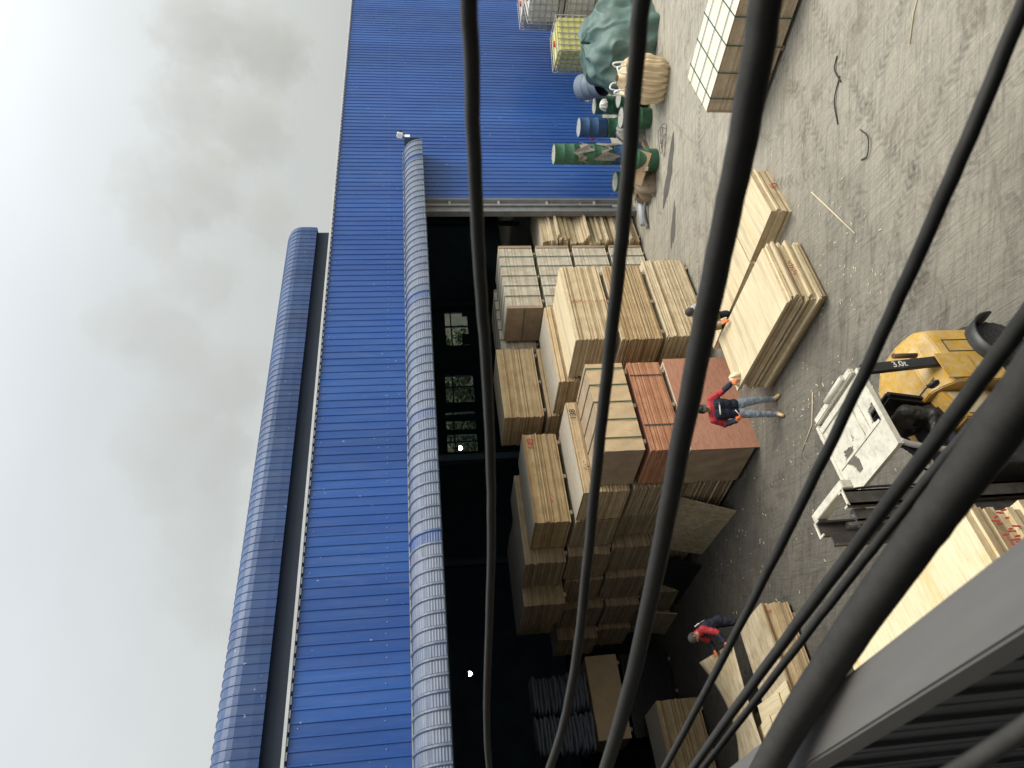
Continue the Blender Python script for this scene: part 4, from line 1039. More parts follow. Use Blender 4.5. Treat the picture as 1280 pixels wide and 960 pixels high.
x.grid(lambda u, v: F(4.92 + .37 * math.cos(math.pi * u), 5.22 + .34 * v, .28 + .37 * math.sin(math.pi * u)), 18, 3); mg_ = x.build('mudguard', 'fl_black', fk); sol = mg_.modifiers.new('thickness', 'SOLIDIFY'); sol.thickness = .025
# step and dusty side tank next to the knotty stack
x = MB(); x.span(F(3.62, 5.30, .40), F(4.30, 5.50, .58)); x.span(F(3.66, 5.28, .60), F(4.2, 5.48, .68)); x.build('step', 'steel_grey', fk, .01)

# ------------------------------------------------------------------ clutter along the blue wall
GD = 'old drums piled by the blue wall'
def drum(x, y, z, mat, lab, r=.29, h=.86, tilt=None, open_=False, lidded=True, rz=0):
    o = empty('steel_drum', (x, y, z), rz, lab, 'drum', GD)
    if tilt: o.rotation_euler = tilt
    pr = [(r * .97, 0), (r, .015), (r, h * .31), (r * 1.035, h * .325), (r * 1.035, h * .345), (r, h * .36), (r, h * .64), (r * 1.035, h * .655), (r * 1.035, h * .675), (r, h * .69), (r, h - .02), (r * 1.02, h - .012), (r * 1.02, h)]
    b_ = MB(); b_.lathe(pr + ([(r * .95, h), (r * .94, h - .5)] if open_ else [(r * .95, h), (r * .94, h - .018)]), n=32); b_.build('drum_body', mat, o)
    if not open_:
        t_ = MB(); t_.lathe([(r * .93, h - .018), (r * .93, h - .012)], n=28); t_.lathe([(.03, h - .012), (.03, h + .004)], (r * .6, 0, 0), 10); t_.build('lid', 'drum_top', o)
    return o
drum(17.25, 10.80, 0, 'drum_green', 'large green drum standing upright on the yard nearest the door column', r=.32)
for k, lab in enumerate(('lowest green drum of the tall stack of three', 'middle green drum of the tall stack of three, torn wrapping hanging on it', 'top green drum of the tall stack of three, pale lid')):
    drum(18.25, 11.25, .12 + .88 * k, 'drum_green' if k else 'drum_blue', lab if k else 'blue drum at the bottom of the tall drum stack')
x = MB(); x.span((17.8, 10.85, .0), (18.7, 11.65, .118)); tag(x.build('wooden_pallet', 'plank'), 'dark wooden base under the tall drum stack', 'pallet')
drum(19.75, 11.25, 0, 'drum_green', 'green drum under the single blue drum')
drum(19.75, 11.25, .88, 'drum_blue', 'faded blue drum standing on a green one, between tall stack and bulk bag')
drum(18.55, 10.25, 0, 'drum_green', 'green drum with messy pale lid in front of the blue drum')
drum(19.15, 9.95, 0, 'drum_green', 'green drum half hidden behind the beige bulk bag')
drum(17.85, 11.9, 0, 'drum_green', 'green drum in the corner between the tall stack and the door column')
drum(21.75, 11.0, 1.32, 'drum_grey', 'blue-grey open tub tipped on its side above the bulk bag', r=.40, h=.92, tilt=(RAD(122), 0, RAD(-52)), open_=True)
drum(21.6, 11.5, 0, 'drum_green', 'green drum under the tipped blue-grey tub')
# torn wrapping on the drums
def rag(name, c, r, h, seed, mat, lab, cat, squash=1.0):
    rr = random.Random(seed); ph = [rr.uniform(0, 6.28) for _ in range(6)]
    mb = MB()
    def f(u, v):
        a = 2 * math.pi * u; b_ = v * math.pi * .5
        q = 1 + .18 * math.sin(3 * a + ph[0]) + .12 * math.sin(7 * a + ph[1] + 3 * v) + .07 * math.sin(13 * a + ph[2])
        return Vector((r * q * math.cos(b_) * math.cos(a), r * q * squash * math.cos(b_) * math.sin(a), h * math.sin(b_) * (1 + .12 * math.sin(5 * a + ph[3]) * math.cos(b_)) ))
    mb.grid(f, 40, 10); o = mb.build(name, mat); o.location = c; return tag(o, lab, cat)
def drape(c, r, z0, z1, a0, a1, seed, lab):
    rr = random.Random(seed); mb = MB(); ph = rr.uniform(0, 6)
    def f(u, v):
        a = a0 + (a1 - a0) * u
        lo = z0 + .14 * math.sin(u * 9 + ph) + .09 * math.sin(u * 23)
        hi = z1 + .12 * math.sin(u * 7 + ph * 2) + .06 * math.sin(u * 19)
        rr_ = r + .018 + .012 * math.sin(u * 17 + v * 5)
        return Vector((rr_ * math.cos(a), rr_ * math.sin(a), lo + (hi - lo) * v))
    mb.grid(f, 40, 8); o = mb.build('torn_wrapping', 'rags'); o.location = c; return tag(o, lab, 'wrapping')
drape((18.25, 11.25, 0), .30, 1.75, 2.05, RAD(170), RAD(300), 2, 'torn grey wrapping clinging to the top drums of the tall stack')
drape((18.25, 11.25, 0), .30, 1.0, 1.42, RAD(180), RAD(310), 5, 'ragged dirty film wound around the middle of the tall drum stack')
rag('rubbish_heap', (19.0, 10.9, 0), .5, .75, 6, 'rags', 'heap of dirty rags and scrap between the drums', 'rubbish')
rag('rubbish_heap', (17.2, 11.6, 0), .5, .45, 9, 'plank', 'low dark heap of scrap beside the door column', 'rubbish')
rag('plastic_scrap', (20.1, 10.7, .9), .17, .20, 12, 'ibc_white', 'crumpled white plastic scrap between blue drum and tipped tub', 'rubbish')
rag('pink_rag', (20.6, 11.9, 1.0), .2, .2, 14, 'cap_red', 'faded red rag near the wall above the drums', 'rubbish')
x = MB(); x.box((0, 0, .2), (.42, .30, .4)); o = x.build('jerry_can', 'ibc_white', None, .05); o.location = (23.0, 12.0, .62); o.rotation_euler = (.3, .2, .4); tag(o, 'white plastic canister lying beside the tipped blue-grey tub', 'canister')
rr = random.Random(5)
for k in range(7):
    mb = MB(); mb.box((0, 0, 0), (rr.uniform(.7, 1.2), .12, .03)); o = mb.build('broken_plank', 'plank')
    o.location = (17.3 + rr.uniform(-.3, .4), 11.5 + rr.uniform(-.5, .5), .30 + .06 * k); o.rotation_euler = (rr.uniform(-.3, .3), rr.uniform(-.5, .2), rr.uniform(.2, 2.2))
    tag(o, 'broken weathered plank thrown on the scrap near the door column', 'plank', 'broken planks by the drums')
o = MB().box((0, 0, 0), (.9, .62, .02)).build('cardboard_piece', 'board_brown'); o.location = (17.0, 10.85, .62); o.rotation_euler = (RAD(60), RAD(15), RAD(-60)); tag(o, 'brown cardboard piece leaning on the large green drum', 'cardboard')
o = MB().tube([(0, 0, .11), (1.05, -.1, .11)], .11, 14).build('pipe_piece', 'flash'); o.location = (16.62, 12.55, 0); o.rotation_euler = (0, 0, RAD(-20)); tag(o, 'short light grey pipe lying at the foot of the door column', 'pipe')
o = MB().tube(catmull([(0, 0, .05), (.3, -.2, .14), (.55, -.5, .1), (.5, -.85, .05), (.2, -1.0, .05)], 6), .05, 10).build('bent_pipe', 'steel_grey'); o.location = (16.4, 12.5, 0); tag(o, 'bent grey hose lying on the yard before the loose plywood pile', 'hose')
# IBC containers
def ibc(x, y, z, mat, lab, rz=0, grp='caged liquid containers by the wall'):
    o = empty('cage_container', (x, y, z), rz, lab, 'container', grp); o.scale = (1.15, 1.15, 1.08)
    MB().span((-.58, -.48, .16), (.58, .48, 1.12)).build('tank', mat, o, .05)
    b_ = MB(); b_.span((-.6, -.5, .09), (.6, .5, .15))
    for xx in (-.5, 0, .5): b_.span((xx - .07, -.5, 0), (xx + .07, .5, .09))
    b_.build('pallet_base', 'cage', o)
    cg = MB()
    for zz in (.2, .4, .6, .8, 1.0, 1.15):
        for s_ in (-1, 1): cg.bar((-.6, s_ * .5, zz), (.6, s_ * .5, zz), .022, .022); cg.bar((s_ * .6, -.5, zz), (s_ * .6, .5, zz), .022, .022)
    for k in range(7):
        xx = -.6 + 1.2 * k / 6
        for s_ in (-1, 1): cg.bar((xx, s_ * .512, .15), (xx, s_ * .512, 1.15), .022, .022)
    for k in range(6):
        yy = -.5 + k / 5
        for s_ in (-1, 1): cg.bar((s_ * .612, yy, .15), (s_ * .612, yy, 1.15), .022, .022)
    cg.bar((-.6, .2, 1.15), (.6, .2, 1.15), .05, .02); cg.bar((-.6, -.2, 1.15), (.6, -.2, 1.15), .05, .02)
    cg.build('cage', 'cage', o)
    MB().lathe([(.09, 1.12), (.09, 1.17), (.08, 1.18)], n=18).build('cap', 'cap_red', o)
    return o
ibc(24.7, 10.95, .55, 'ibc_yellow', 'yellow-green caged container with red cap, stacked by the blue wall', RAD(-28))
o = MB().span((-.65, -.55, 0), (.65, .55, .54)).build('timber_block', 'plank'); o.location = (24.7, 10.95, 0); tag(o, 'dark timber base under the yellow caged container', 'base')
ibc(26.9, 10.3, 0, 'ibc_white', 'white caged container on the ground behind the tarp heap')
ibc(26.9, 10.3, 1.30, 'ibc_white', 'white caged container on the second level behind the tarp heap', RAD(-5))
ibc(28.4, 11.1, 1.30, 'ibc_white', 'dirty white caged container on the second level farthest along the blue wall', RAD(-20))
ibc(28.4, 11.1, .0, 'ibc_white', 'white caged container on the ground farthest along the blue wall', RAD(-20))
# tarp heap
mb = MB(); ph = [R0.uniform(0, 6.28) for _ in range(8)]
def tarpf(u, v):
    a = 2 * math.pi * u; b_ = v * math.pi / 2
    fold = 1 + .07 * math.sin(5 * a + ph[0] + 2 * v) + .05 * math.sin(9 * a + ph[1] - 4 * v) + .03 * math.sin(17 * a + ph[2] + 6 * v) * (1 - v)
    cr = math.cos(b_) ** .55
    z = 1.66 * math.sin(b_) ** .8 * (1 + .06 * math.sin(4 * a + ph[3]) + .05 * math.sin(7 * a + 5 * v + ph[4]) * math.cos(b_))
    rad = (1.15 + .35 * (1 - v)) * cr * fold
    return Vector((rad * math.cos(a) * 1.05, rad * math.sin(a) * .95, z + .03 * math.sin(11 * a + 9 * v)))
from mathutils import noise as mnz
def tarpg(u, v):
    p = tarpf(u % 1.0, v); d = Vector((p.x, p.y, p.z * .6)).normalized()
    q = 1 - abs(mnz.noise(p * 1.7 + Vector((3, 1, 7)))) * 2.2
    q2 = 1 - abs(mnz.noise(p * 4.1 + Vector((13, 5, 2)))) * 2.2
    return p + d * (.13 * mnz.noise(p * 1.3 + Vector((3, 1, 7))) + .085 * q * abs(q) + .02 * mnz.noise(p * 5)) * (.35 + .65 * min(1, p.z * 2))
mb.grid(tarpg, 190, 80); o = mb.build('tarp_heap', 'tarp'); o.location = (20.75, 9.15, 0); tag(o, 'large heap covered by a crumpled dark green tarpaulin', 'tarpaulin')
# bulk bag
bgo = empty('bulk_bag', (18.25, 8.95, 0), RAD(12), 'beige woven bulk bag standing full on the yard beside the tarp', 'bulk bag')
mb = MB()
def bagf(u, v):
    a = 2 * math.pi * u
    sq = 1 / max(abs(math.cos(a)), abs(math.sin(a))) ** .55
    z = 1.12 * v
    prof_ = .46 + .14 * math.sin(math.pi * min(1, v * 1.05)) ** .7 - .06 * v
    wr = 1 + .05 * math.sin(19 * a + 3 * v + 2 * math.sin(v * 5)) + .03 * math.sin(37 * a - 4 * v) + .02 * math.sin(v * 14 + 3 * a)
    return Vector((prof_ * sq * wr * math.cos(a), prof_ * sq * wr * math.sin(a), z + .02 * math.sin(5 * a) * v))
mb.grid(bagf, 200, 30)
mb.grid(lambda u, v: bagf(u, 1) * (1 - v) + Vector((0, 0, 1.02)) * v, 96, 6)
mb.build('bag_body', 'bulk_bag', bgo)
for k, (sx, sy) in enumerate(((1, 1), (-1, 1), (-1, -1), (1, -1))):
    P = [Vector((.36 * sx, .20 * sy, 1.08)), Vector((.33 * sx, .22 * sy, 1.30)), Vector((.22 * sx, .33 * sy, 1.36)), Vector((.18 * sx, .38 * sy, 1.1))]
    MB().tube(catmull(P, 6), .022, 8).build('lifting_loop', 'white', bgo)
mb = MB(); mb.grid(lambda u, v: Vector(((.3 - .16 * v) * (1 + .2 * math.sin(12.56 * u * 2)) * math.cos(6.283 * u), (.3 - .16 * v) * (1 + .2 * math.sin(25 * u)) * math.sin(6.283 * u), 1.06 + .22 * v)), 40, 6); mb.build('bag_neck', 'bulk_bag', bgo)

# ------------------------------------------------------------------ litter on the yard
rr = random.Random(23)
mb = MB()
def chip(x, y, s=1):
    mb.box((x, y, .006 + rr.uniform(0, .004)), (rr.uniform(.015, .075) * s, rr.uniform(.006, .014) * s, .005), (0, 0, rr.uniform(0, 6.28)))
for k in range(150):
    q = rr.random()
    if q < .35: x_, y_ = rr.gauss(8.0, .7), rr.gauss(6.9, .5)
    elif q < .6: x_, y_ = rr.gauss(7.1, .5), rr.gauss(9.6, .8)
    elif q < .8: x_, y_ = rr.uniform(4.5, 7.5), rr.uniform(8, 13)
    else: x_, y_ = rr.gauss(10.6, .5), rr.gauss(7.0, .4)
    chip(x_, y_)
for k in range(45): chip(rr.gauss(6.55, .25), rr.gauss(8.75, .45), 1.3)
for k in range(60): chip(rr.uniform(8.0, 14.5), 11.28 - abs(rr.gauss(0, .28)), .8)
for k in range(30): chip(rr.uniform(5.6, 7.3), rr.uniform(12.5, 15.5), .9)
o = mb.build('wood_chips', 'splinter'); tag(o, 'pale wood chips and splinters scattered over the yard', 'wood chips', None, 'stuff')
def stick(pts, r, mat, lab, name='wood_stick', cat='stick', grp=None):
    o = MB().tube(pts, r, 6).build(name, mat); return tag(o, lab, cat, grp)
stick([(9.82, 6.74, .012), (9.2, 6.62, .014), (8.31, 6.46, .012)], .012, 'splinter', 'long thin pale wood strip on the open yard past the short low pile')
stick([(9.56, 3.3, .01), (9.42, 3.62, .012), (9.2, 3.93, .01)], .008, 'splinter', 'pale thin strip lying at the picture edge of the yard')
stick([(7.3, 9.1, .012), (6.9, 9.5, .014), (6.75, 10.1, .012)], .010, 'splinter', 'thin curved pale strip on the yard below the worker in jeans')
for k, (a, b_) in enumerate((((10.75, 4.82), (10.35, 5.05)), ((10.45, 5.0), (9.95, 5.55)))):
    P = catmull([(a[0], a[1], .01), ((a[0] + b_[0]) / 2 + .08, (a[1] + b_[1]) / 2 + .05, .03), (b_[0], b_[1], .01)], 6)
    stick(P, .012, 'wire_dark', ('short twisted dark wire scrap on the open yard', 'longer dark forked wire scrap on the open yard')[k], 'wire_scrap', 'wire')
stick(catmull([(9.35, 5.3, .01), (9.05, 5.25, .05), (8.9, 5.45, .03), (9.0, 5.6, .01)], 6), .01, 'wire_dark', 'curled dark wire hook on the open yard', 'wire_scrap', 'wire')
P = []
for k in range(13): P.append((16.95 + rr.uniform(-.35, .35), 9.85 + rr.uniform(-.45, .45), .02 + rr.uniform(0, .16)))
stick(catmull(P, 4), .007, 'wire_dark', 'loose tangle of thin dark wire beside the bulk bag', 'wire_tangle', 'wire')

# small floodlight / camera at the end of the eave
fl = empty('wall_camera', (20.82, 12.30, 6.95), 0, 'small white camera mounted on the end of the curved eave', 'camera')
MB().box((0, 0, 0), (.16, .14, .16)).tube([(0, 0, 0), (.12, -.02, .13)], .02, 8).build('bracket', 'white', fl)
MB().box((.12, -.02, .24), (.20, .16, .18), (.2, 0, .3)).build('housing', 'white', fl, .015)
MB().box((.22, -.06, .24), (.02, .13, .14), (.2, 0, .3)).build('lens', 'fl_black', fl)

# ------------------------------------------------------------------ smoke
SM = [(27.6, 26.1, 2.1), (25.5, 22.5, 1.8), (31.5, 27.8, 2.6), (29.4, 29.8, 1.1), (36.0, 27.9, 2.9), (40.6, 32.0, 2.7), (45.1, 34.4, 3.2), (49.6, 33.0, 3.0), (55.2, 32.3, 3.2), (60.9, 35.1, 3.3), (64.3, 39.8, 3.4), (63.1, 42.6, 2.8), (62.1, 43.6, 1.8), (59.1, 38.2, 2.2), (45.3, 29.0, 3.7), (39.5, 27.3, 2.7), (53.9, 28.3, 4.0)]
SM = [(x_, z_, r_ * 1.30, -.10) for x_, z_, r_ in SM] + [(x_, z_, r_ * 1.15, .17) for x_, z_, r_ in [(71.3, 33.7, 6.0), (81.0, 40.4, 5.8), (90.0, 44.3, 5.6), (92.0, 37.1, 8.0), (107.3, 32.4, 8.8), (114.3, 43.3, 7.8), (98.0, 48.2, 3.3), (134.9, 33.1, 10.2), (140.6, 45.2, 10.4), (84.4, 27.4, 6.1)]]
mt = M['smoke']; t = mt.node_tree; vp = [n for n in t.nodes if n.type == 'PRINCIPLED_VOLUME'][0]
tcn = t.nodes.new('ShaderNodeTexCoord')
fld = None
for x_, z_, r_, w_ in SM:                  # puffs along the plume, joined into one field
    ds = nd(t, 'ShaderNodeVectorMath', operation='DISTANCE'); ds.inputs[1].default_value = (x_ - 62, 0, z_ - 32)
    t.links.new(tcn.outputs['Object'], ds.inputs[0])
    q = nd(t, 'ShaderNodeMath', operation='MULTIPLY_ADD'); q.inputs[1].default_value = 1 / r_; q.inputs[2].default_value = w_; t.links.new(ds.outputs['Value'], q.inputs[0])
    if fld is None: fld = q.outputs[0]
    else:
        mn_ = nd(t, 'ShaderNodeMath', operation='SMOOTH_MIN'); mn_.inputs[2].default_value = .12
        t.links.new(fld, mn_.inputs[0]); t.links.new(q.outputs[0], mn_.inputs[1]); fld = mn_.outputs[0]
nzs = nd(t, 'ShaderNodeTexNoise', Scale=.26, Detail=7, Roughness=.6, Distortion=.4); t.links.new(tcn.outputs['Object'], nzs.inputs['Vector'])
nm = nd(t, 'ShaderNodeMath', operation='MULTIPLY_ADD'); nm.inputs[1].default_value = 1.9; nm.inputs[2].default_value = -.95
t.links.new(nzs.outputs['Fac'], nm.inputs[0])
sm_ = nd(t, 'ShaderNodeMath', operation='ADD'); t.links.new(fld, sm_.inputs[0]); t.links.new(nm.outputs[0], sm_.inputs[1])
mrs = nd(t, 'ShaderNodeMapRange', interpolation_type='SMOOTHSTEP'); mrs.inputs['From Min'].default_value = .97; mrs.inputs['From Max'].default_value = .70
mrs.inputs['To Min'].default_value = 0; mrs.inputs['To Max'].default_value = .072
t.links.new(sm_.outputs[0], mrs.inputs['Value']); t.links.new(mrs.outputs[0], vp.inputs['Density'])
mt.cycles.volume_step_rate = 1.0
o = MB().span((-46, -10, -16), (92, 10, 26)).build('smoke_plume', 'smoke'); o.location = (62, 62, 32)
tag(o, 'grey plume of factory smoke drifting behind the shed roof', 'smoke', None, 'stuff')

# ------------------------------------------------------------------ people
def cap_add(bm, a, ra, b_, rb, n=12):
    a, b_ = Vector(a), Vector(b_); z = b_ - a; L_ = z.length
    z = z.normalized() if L_ > 1e-6 else Vector((0, 0, 1))
    u = Vector((1, 0, 0)) if abs(z.x) < .9 else Vector((0, 1, 0))
    x_ = (u - z * u.dot(z)).normalized(); y_ = z.cross(x_)
    prof = [(-math.pi / 2 * (1 - k / 4), 0) for k in range(4)] + [(0, 0), (0, 1)] + [(math.pi / 2 * k / 4, 1) for k in range(1, 5)]
    rings = []
    for ang, e_ in prof:
        r_ = ra if e_ == 0 else rb; c_ = a if e_ == 0 else b_
        rad = max(1e-4, r_ * math.cos(ang)); h = r_ * math.sin(ang)
        rings.append([bm.verts.new(c_ + z * h + (x_ * math.cos(2 * math.pi * k / n) + y_ * math.sin(2 * math.pi * k / n)) * rad) for k in range(n)])
    for p, q in zip(rings, rings[1:]):
        for k in range(n): bm.faces.new([p[k], p[(k + 1) % n], q[(k + 1) % n], q[k]])
    bm.faces.new(rings[0][::-1]); bm.faces.new(rings[-1])

def person(loc, rz, J, mats, label, group=None, voxel=.011, hat=None, hair='hair'):
    """J: joints in local metres (facing -Y). mats: dict of zone -> material. Body is one continuous remeshed surface."""
    root = empty('person', loc, rz, label, 'person', group)
    V_ = {k: Vector(v) for k, v in J.items()}
    caps = []      # (a, ra, b, rb, zone)
    def cp(a, ra, b_, rb, z): caps.append((Vector(a), ra, Vector(b_), rb, z))
    up = (V_['neck'] - V_['pelvis']).normalized()
    side = (V_['lsh'] - V_['rsh']).normalized()
    fwd = side.cross(up).normalized() * -1
    if fwd.dot(V_.get('look', V_['head'] + Vector((0, -1, 0))) - V_['head']) < -.3: fwd = -fwd
    ch = V_['pelvis'].lerp(V_['neck'], .68); wa = V_['pelvis'].lerp(V_['neck'], .32)
    for s_ in (-1, 1):
        o_ = side * s_
        cp(V_['pelvis'] + o_ * .08, .115, wa + o_ * .07, .105, 'top' if mats.get('long') else 'leg')
        cp(wa + o_ * .075, .122, ch + o_ * .095, .132, 'top')
        cp(ch + o_ * .085, .118, V_['neck'] + o_ * .07 - up * .05, .075, 'yoke')
    cp(V_['neck'] + side * .05 - up * .04, .07, V_['rsh'], .07, 'yoke'); cp(V_['neck'] - side * .05 - up * .04, .07, V_['lsh'], .07, 'yoke')
    for s_ in 'lr':
        cp(V_[s_ + 'sh'], .076, V_[s_ + 'el'], .062, 'sleeve'); cp(V_[s_ + 'el'], .060, V_[s_ + 'wr'].lerp(V_[s_ + 'el'], .1), .047, 'cuff'); cp(V_[s_ + 'wr'].lerp(V_[s_ + 'el'], .15), .034, V_[s_ + 'wr'], .031, 'hand')
        cp(V_['pelvis'] + (V_[s_ + 'hip'] - V_['pelvis']) * .9, .105, V_[s_ + 'kn'], .072, 'leg'); cp(V_[s_ + 'kn'], .07, V_[s_ + 'an'], .052, 'leg')
        ft = V_[s_ + 'toe']
        cp(V_[s_ + 'an'] - Vector((0, 0, .02)), .046, V_[s_ + 'an'] + (V_[s_ + 'an'] - ft).normalized() * .045 + Vector((0, 0, -.045)), .040, 'shoe')
        cp(V_[s_ + 'an'] + Vector((0, 0, -.04)), .045, ft, .036, 'shoe')
        # hand: palm, four unequal curled fingers, thumb from the side
        wr = V_[s_ + 'wr']; d = (wr - V_[s_ + 'el']).normalized()
        d = (V_[s_ + 'hand'] - wr).normalized() if s_ + 'hand' in V_ else d
        n_ = V_.get(s_ + 'palm', Vector((0, 0, -1))); n_ = (n_ - d * n_.dot(d)).normalized(); t_ = d.cross(n_) * (1 if s_ == 'l' else -1)
        for k in (-1.5, -.5, .5, 1.5):
            b0 = wr + d * .015 + t_ * k * .014; b1 = wr + d * .085 + t_ * k * .019
            cp(b0, .019, b1, .014, 'hand')
            ln = (.062, .078, .072, .052)[int(k + 1.5)]
            m1 = b1 + (d * .85 + n_ * .45).normalized() * ln * .55; m2 = m1 + (d * .35 + n_ * .9).normalized() * ln * .55
            cp(b1, .0115, m1, .010, 'hand'); cp(m1, .010, m2, .0085, 'hand')
        tb = wr + d * .03 - t_ * .03; tm = tb + (d * .6 - t_ * .75 + n_ * .3).normalized() * .045
        cp(tb, .016, tm, .0125, 'hand'); cp(tm, .0125, tm + (d * .9 + n_ * .5).normalized() * .035, .010, 'hand')
    hd = V_['head']; look = (V_.get('look', hd + fwd) - hd).normalized()
    hu = (hd - V_['neck']); hu = (hu - look * hu.dot(look)).normalized(); hs = look.cross(hu)
    cp(V_['neck'] - up * .02, .055, hd - hu * .07, .052, 'skin')
    bm = bmesh.new()
    for a, ra, b_, rb, z in caps: cap_add(bm, a, ra, b_, rb)
    def ell(c, rx, ry, rz_, n=18):
        vs = bmesh.ops.create_icosphere(bm, subdivisions=3, radius=1)['verts']
        for v in vs: v.co = c + hs * v.co.x * rx + look * v.co.y * ry + hu * v.co.z * rz_
    ell(hd, .078, .098, .112); ell(hd - hu * .06 + look * .025, .055, .066, .060)          # skull, jaw
    ell(hd + look * .098 - hu * .022, .013, .018, .022)                                     # nose
    for s_ in (-1, 1): ell(hd + hs * .08 * s_ - look * .005 - hu * .01, .010, .020, .030)   # ears
    me = bpy.data.meshes.new('tmp'); bm.to_mesh(me); bm.free()
    tmp = bpy.data.objects.new('tmp', me); COL.objects.link(tmp)
    rm = tmp.modifiers.new('r', 'REMESH'); rm.mode = 'VOXEL'; rm.voxel_size = voxel
    sm = tmp.modifiers.new('s', 'SMOOTH'); sm.factor = .5; sm.iterations = 3
    dg = bpy.context.evaluated_depsgraph_get(); dg.update()
    me2 = bpy.data.meshes.new_from_object(tmp.evaluated_get(dg))
    bpy.data.objects.remove(tmp); bpy.data.meshes.remove(me)
    zones = ['skin', 'top', 'yoke', 'sleeve', 'cuff', 'leg', 'shoe', 'hand']
    me2.materials.clear()
    for z in zones: me2.materials.append(M[mats.get(z, 'skin')])
    nf = len(me2.polygons); C_ = np.empty(nf * 3); me2.polygons.foreach_get('center', C_); C_ = C_.reshape(-1, 3)
    best = np.full(nf, 1e9); zi = np.zeros(nf, int)
    for a, ra, b_, rb, z in caps:
        A_ = np.array(a); ab = np.array(b_ - a); t_ = np.clip((C_ - A_) @ ab / max(1e-9, ab @ ab), 0, 1)
        dd = np.linalg.norm(C_ - (A_ + t_[:, None] * ab), axis=1) - (ra + (rb - ra) * t_) - (.004 if z == 'hand' else 0)
        m_ = dd < best; best[m_] = dd[m_]; zi[m_] = zones.index(z)
    rel_ = C_ - np.array(hd); m_ = (np.linalg.norm(rel_, axis=1) < .135) & (rel_ @ np.array(hu) > -.12); zi[m_] = 0
    me2.polygons.foreach_set('material_index', zi); me2.polygons.foreach_set('use_smooth', np.ones(nf, bool))
    # cloth folds
    from mathutils import noise as mn
    nv = len(me2.vertices); co_ = np.empty(nv * 3); no_ = np.empty(nv * 3)
    me2.vertices.foreach_get('co', co_); me2.vertices.foreach_get('normal', no_); co_ = co_.reshape(-1, 3); no_ = no_.reshape(-1, 3)
    hd_ = np.array(hd)
    for i in range(nv):
        if np.abs(co_[i] - hd_).max() > .15:
            p_ = Vector(co_[i]); co_[i] += no_[i] * (.014 * mn.noise(p_ * 11) + .008 * mn.noise(p_ * 26))
    me2.vertices.foreach_set('co', co_.ravel()); me2.update()
    body = bpy.data.objects.new('body', me2); link(body, root)
    # eyes, brows, mouth
    ey = MB()
    for s_ in (-1, 1):
        c = hd + hs * .032 * s_ + look * .088 + hu * .008
        ey.lathe([(.002, -.006), (.011, -.003), (.011, .003), (.002, .006)], c, 8, rot=None)
        ey.bar(c + hu * .022 - hs * .016 + look * .004, c + hu * .024 + hs * .016 + look * .004, .006, .005)
    ey.bar(hd - hu * .062 + look * .086 - hs * .022, hd - hu * .062 + look * .086 + hs * .022, .007, .006)
    ey.build('face_features', 'hair', root)
    # hair or cap
    hm = MB()
    def hf(u, v):
        a = 2 * math.pi * u; b_ = math.pi / 2 * v
        fr = math.cos(a)                 # 1 = front
        low = -.35 + .50 * max(0, fr) ** .5
        zz = low + (1.0 - low) * math.sin(b_)
        rr_ = math.sqrt(max(0, 1 - min(1, abs(zz)) ** 2)) if abs(zz) < 1 else 0
        return hd + (hs * math.sin(a) * .086 + look * math.cos(a) * .106) * rr_ + hu * zz * .122
    hm.grid(hf, 28, 10); hm.build('cap' if hat else 'hair', hat or hair, root)
    if hat:
        bmx = MB(); bmx.grid(lambda u, v: hd + hu * (.055 - .012 * v) + (hs * math.sin((u - .5) * 2.0) * (.084 + .0 * v) + look * (math.cos((u - .5) * 2.0) * .10 + .06 * v)), 12, 4)
        bmx.build('cap_brim', hat, root)
    return root

# worker in jeans beside the bright pile
J1 = dict(pelvis=(0, 0, .90), neck=(0, -.02, 1.40), head=(.01, -.05, 1.55), look=(.10, -1.0, 1.25),
          lsh=(.19, -.02, 1.35), rsh=(-.19, -.02, 1.35), lel=(.34, -.06, 1.12), lwr=(.47, -.20, .98), lhand=(.52, -.29, .93), lpalm=(0, 0, -1),
          rel=(-.28, .02, 1.10), rwr=(-.24, -.18, .95), rhand=(-.20, -.27, .93), rpalm=(1, 0, -.3),
          lhip=(.09, 0, .88), rhip=(-.09, 0, .88), lkn=(.14, -.03, .49), rkn=(-.12, -.05, .49), lan=(.17, .03, .09), ran=(-.14, -.02, .09), ltoe=(.21, -.12, .036), rtoe=(-.18, -.17, .036))
p1 = person((7.86, 10.22, 0), RAD(-30), J1, dict(top='navy', yoke='jacket_red', sleeve='jacket_red', cuff='navy', leg='denim', shoe='shoe_tan', hand='glove_orange', long=True), 'worker in red and navy jacket, jeans and black cap, standing by the bright pile', hat='hair')
b_ = MB(); b_.bar((-.115, -.135, 1.245), (.115, -.135, 1.245), .012, .022); b_.build('reflective_band', 'white', p1)
st_ = MB().tube([(0, 0, 0), (.06, -.05, .17)], .008, 8).build('marker_stick', 'white'); st_.location = p1.matrix_world @ Vector((0, 0, 0)); 
st_.location = Vector((7.86, 10.22, 0)) + Matrix.Rotation(RAD(-30), 3, 'Z') @ Vector((-.19, -.27, .90)); st_.rotation_euler = (0, RAD(25), RAD(-30)); tag(st_, 'short white marker held in the orange glove of the worker in jeans', 'marker')
rg = rag('glove_bundle', (8.46, 10.02, .70), .13, .17, 31, 'glove_cream', 'crumpled cream cloth on the corner of the bright pile under the worker\'s hand', 'cloth')

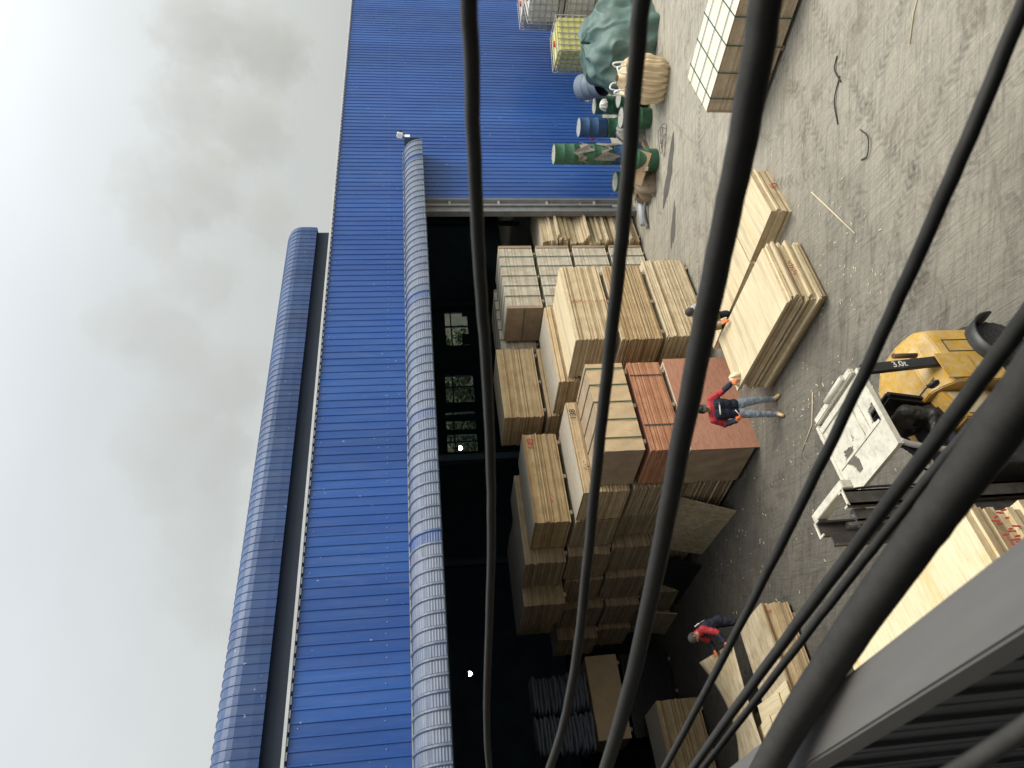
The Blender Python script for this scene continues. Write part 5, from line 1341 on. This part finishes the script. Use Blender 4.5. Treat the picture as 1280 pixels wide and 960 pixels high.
# worker in the red vest bending over the lifted sheet (facing -X)
J2 = dict(pelvis=(0, .06, .90), neck=(0, -.14, 1.36), head=(0, -.22, 1.49), look=(.1, -1.0, .95),
          lsh=(.19, -.11, 1.32), rsh=(-.19, -.11, 1.32), lel=(.27, -.22, 1.07), lwr=(.28, -.42, .98), lhand=(.28, -.51, .95), lpalm=(0, -.2, 1),
          rel=(-.25, -.26, 1.08), rwr=(-.20, -.46, 1.04), rhand=(-.18, -.55, 1.03), rpalm=(0, 0, 1),
          lhip=(.09, .05, .88), rhip=(-.09, .05, .88), lkn=(.12, .0, .49), rkn=(-.11, .04, .49), lan=(.13, .08, .09), ran=(-.12, .12, .09), ltoe=(.15, -.08, .036), rtoe=(-.14, -.04, .036))
p2 = person((5.16, 13.92, 0), RAD(-97), J2, dict(top='navy', yoke='jacket_red', sleeve='jacket_red', cuff='navy', leg='trouser_dark', shoe='leather_dark', hand='glove_orange', long=True), 'worker in red and navy vest bending over the worn sheet he lifts', hair='hair_grey')
text_mesh('jacket_lettering', 'CS', .15, 'white_ink', p2, Matrix.Translation((0, .085, 1.22)) @ Euler((RAD(70), 0, RAD(180))).to_matrix().to_4x4())
b_ = MB(); b_.bar((.12, .02, 1.355), (-.12, .02, 1.355), .02, .02); b_.build('reflective_band', 'white', p2)

# bending worker between the two piles (facing the bright pile)
J3 = dict(pelvis=(0, .12, .86), neck=(0, -.20, 1.23), head=(0, -.32, 1.36), look=(.05, -1.2, .85),
          lsh=(.19, -.16, 1.19), rsh=(-.19, -.16, 1.19), lel=(.28, -.30, .95), lwr=(.22, -.48, .82), lhand=(.20, -.57, .79), lpalm=(0, 0, -1),
          rel=(-.32, -.28, .96), rwr=(-.36, -.48, .84), rhand=(-.38, -.57, .81), rpalm=(0, 0, -1),
          lhip=(.09, .10, .84), rhip=(-.09, .10, .84), lkn=(.13, -.03, .47), rkn=(-.13, -.05, .47), lan=(.12, .12, .09), ran=(-.12, .08, .09), ltoe=(.13, -.04, .036), rtoe=(-.13, -.08, .036))
p3 = person((9.98, 9.94, 0), RAD(-14), J3, dict(top='vest_green', yoke='shirt_grey', sleeve='shirt_grey', cuff='skin', leg='trouser_dark', shoe='shoe_tan', hand='glove_orange', long=True), 'worker in pale shirt bending behind the bright pile, half hidden by a thick cable', hair='hair_grey')
wc = MB()
for a_, b_ in (((.085, .08, .90), (.12, .0, .62)), ((-.085, .08, .90), (-.12, -.01, .62))): wc.tube([a_, Vector(a_).lerp(Vector(b_), .5), b_], [.128, .118, .104], 16)
wc.build('waist_cover', 'vest_green', p3)
# forklift driver, seated facing -X
J4 = dict(pelvis=(0, 0, 1.22), neck=(0, -.04, 1.66), head=(0, -.08, 1.81), look=(.1, -1, 1.7),
          lsh=(.20, -.03, 1.60), rsh=(-.20, -.03, 1.60), lel=(.28, -.14, 1.36), lwr=(.17, -.36, 1.38), lhand=(.14, -.44, 1.40), lpalm=(-.2, 0, -1),
          rel=(-.28, -.14, 1.36), rwr=(-.17, -.36, 1.38), rhand=(-.14, -.44, 1.40), rpalm=(.2, 0, -1),
          lhip=(.10, -.05, 1.24), rhip=(-.10, -.05, 1.24), lkn=(.15, -.45, 1.18), rkn=(-.15, -.45, 1.18), lan=(.14, -.58, .72), ran=(-.14, -.58, .72), ltoe=(.14, -.72, .62), rtoe=(-.14, -.72, .62))
p4 = person((4.30, 5.92, 0), RAD(-90), J4, dict(top='leather_dark', yoke='leather_dark', sleeve='leather_dark', cuff='leather_dark', leg='trouser_dark', shoe='leather_dark', hand='skin', long=True), 'forklift driver in black jacket seated under the cream roof guard')
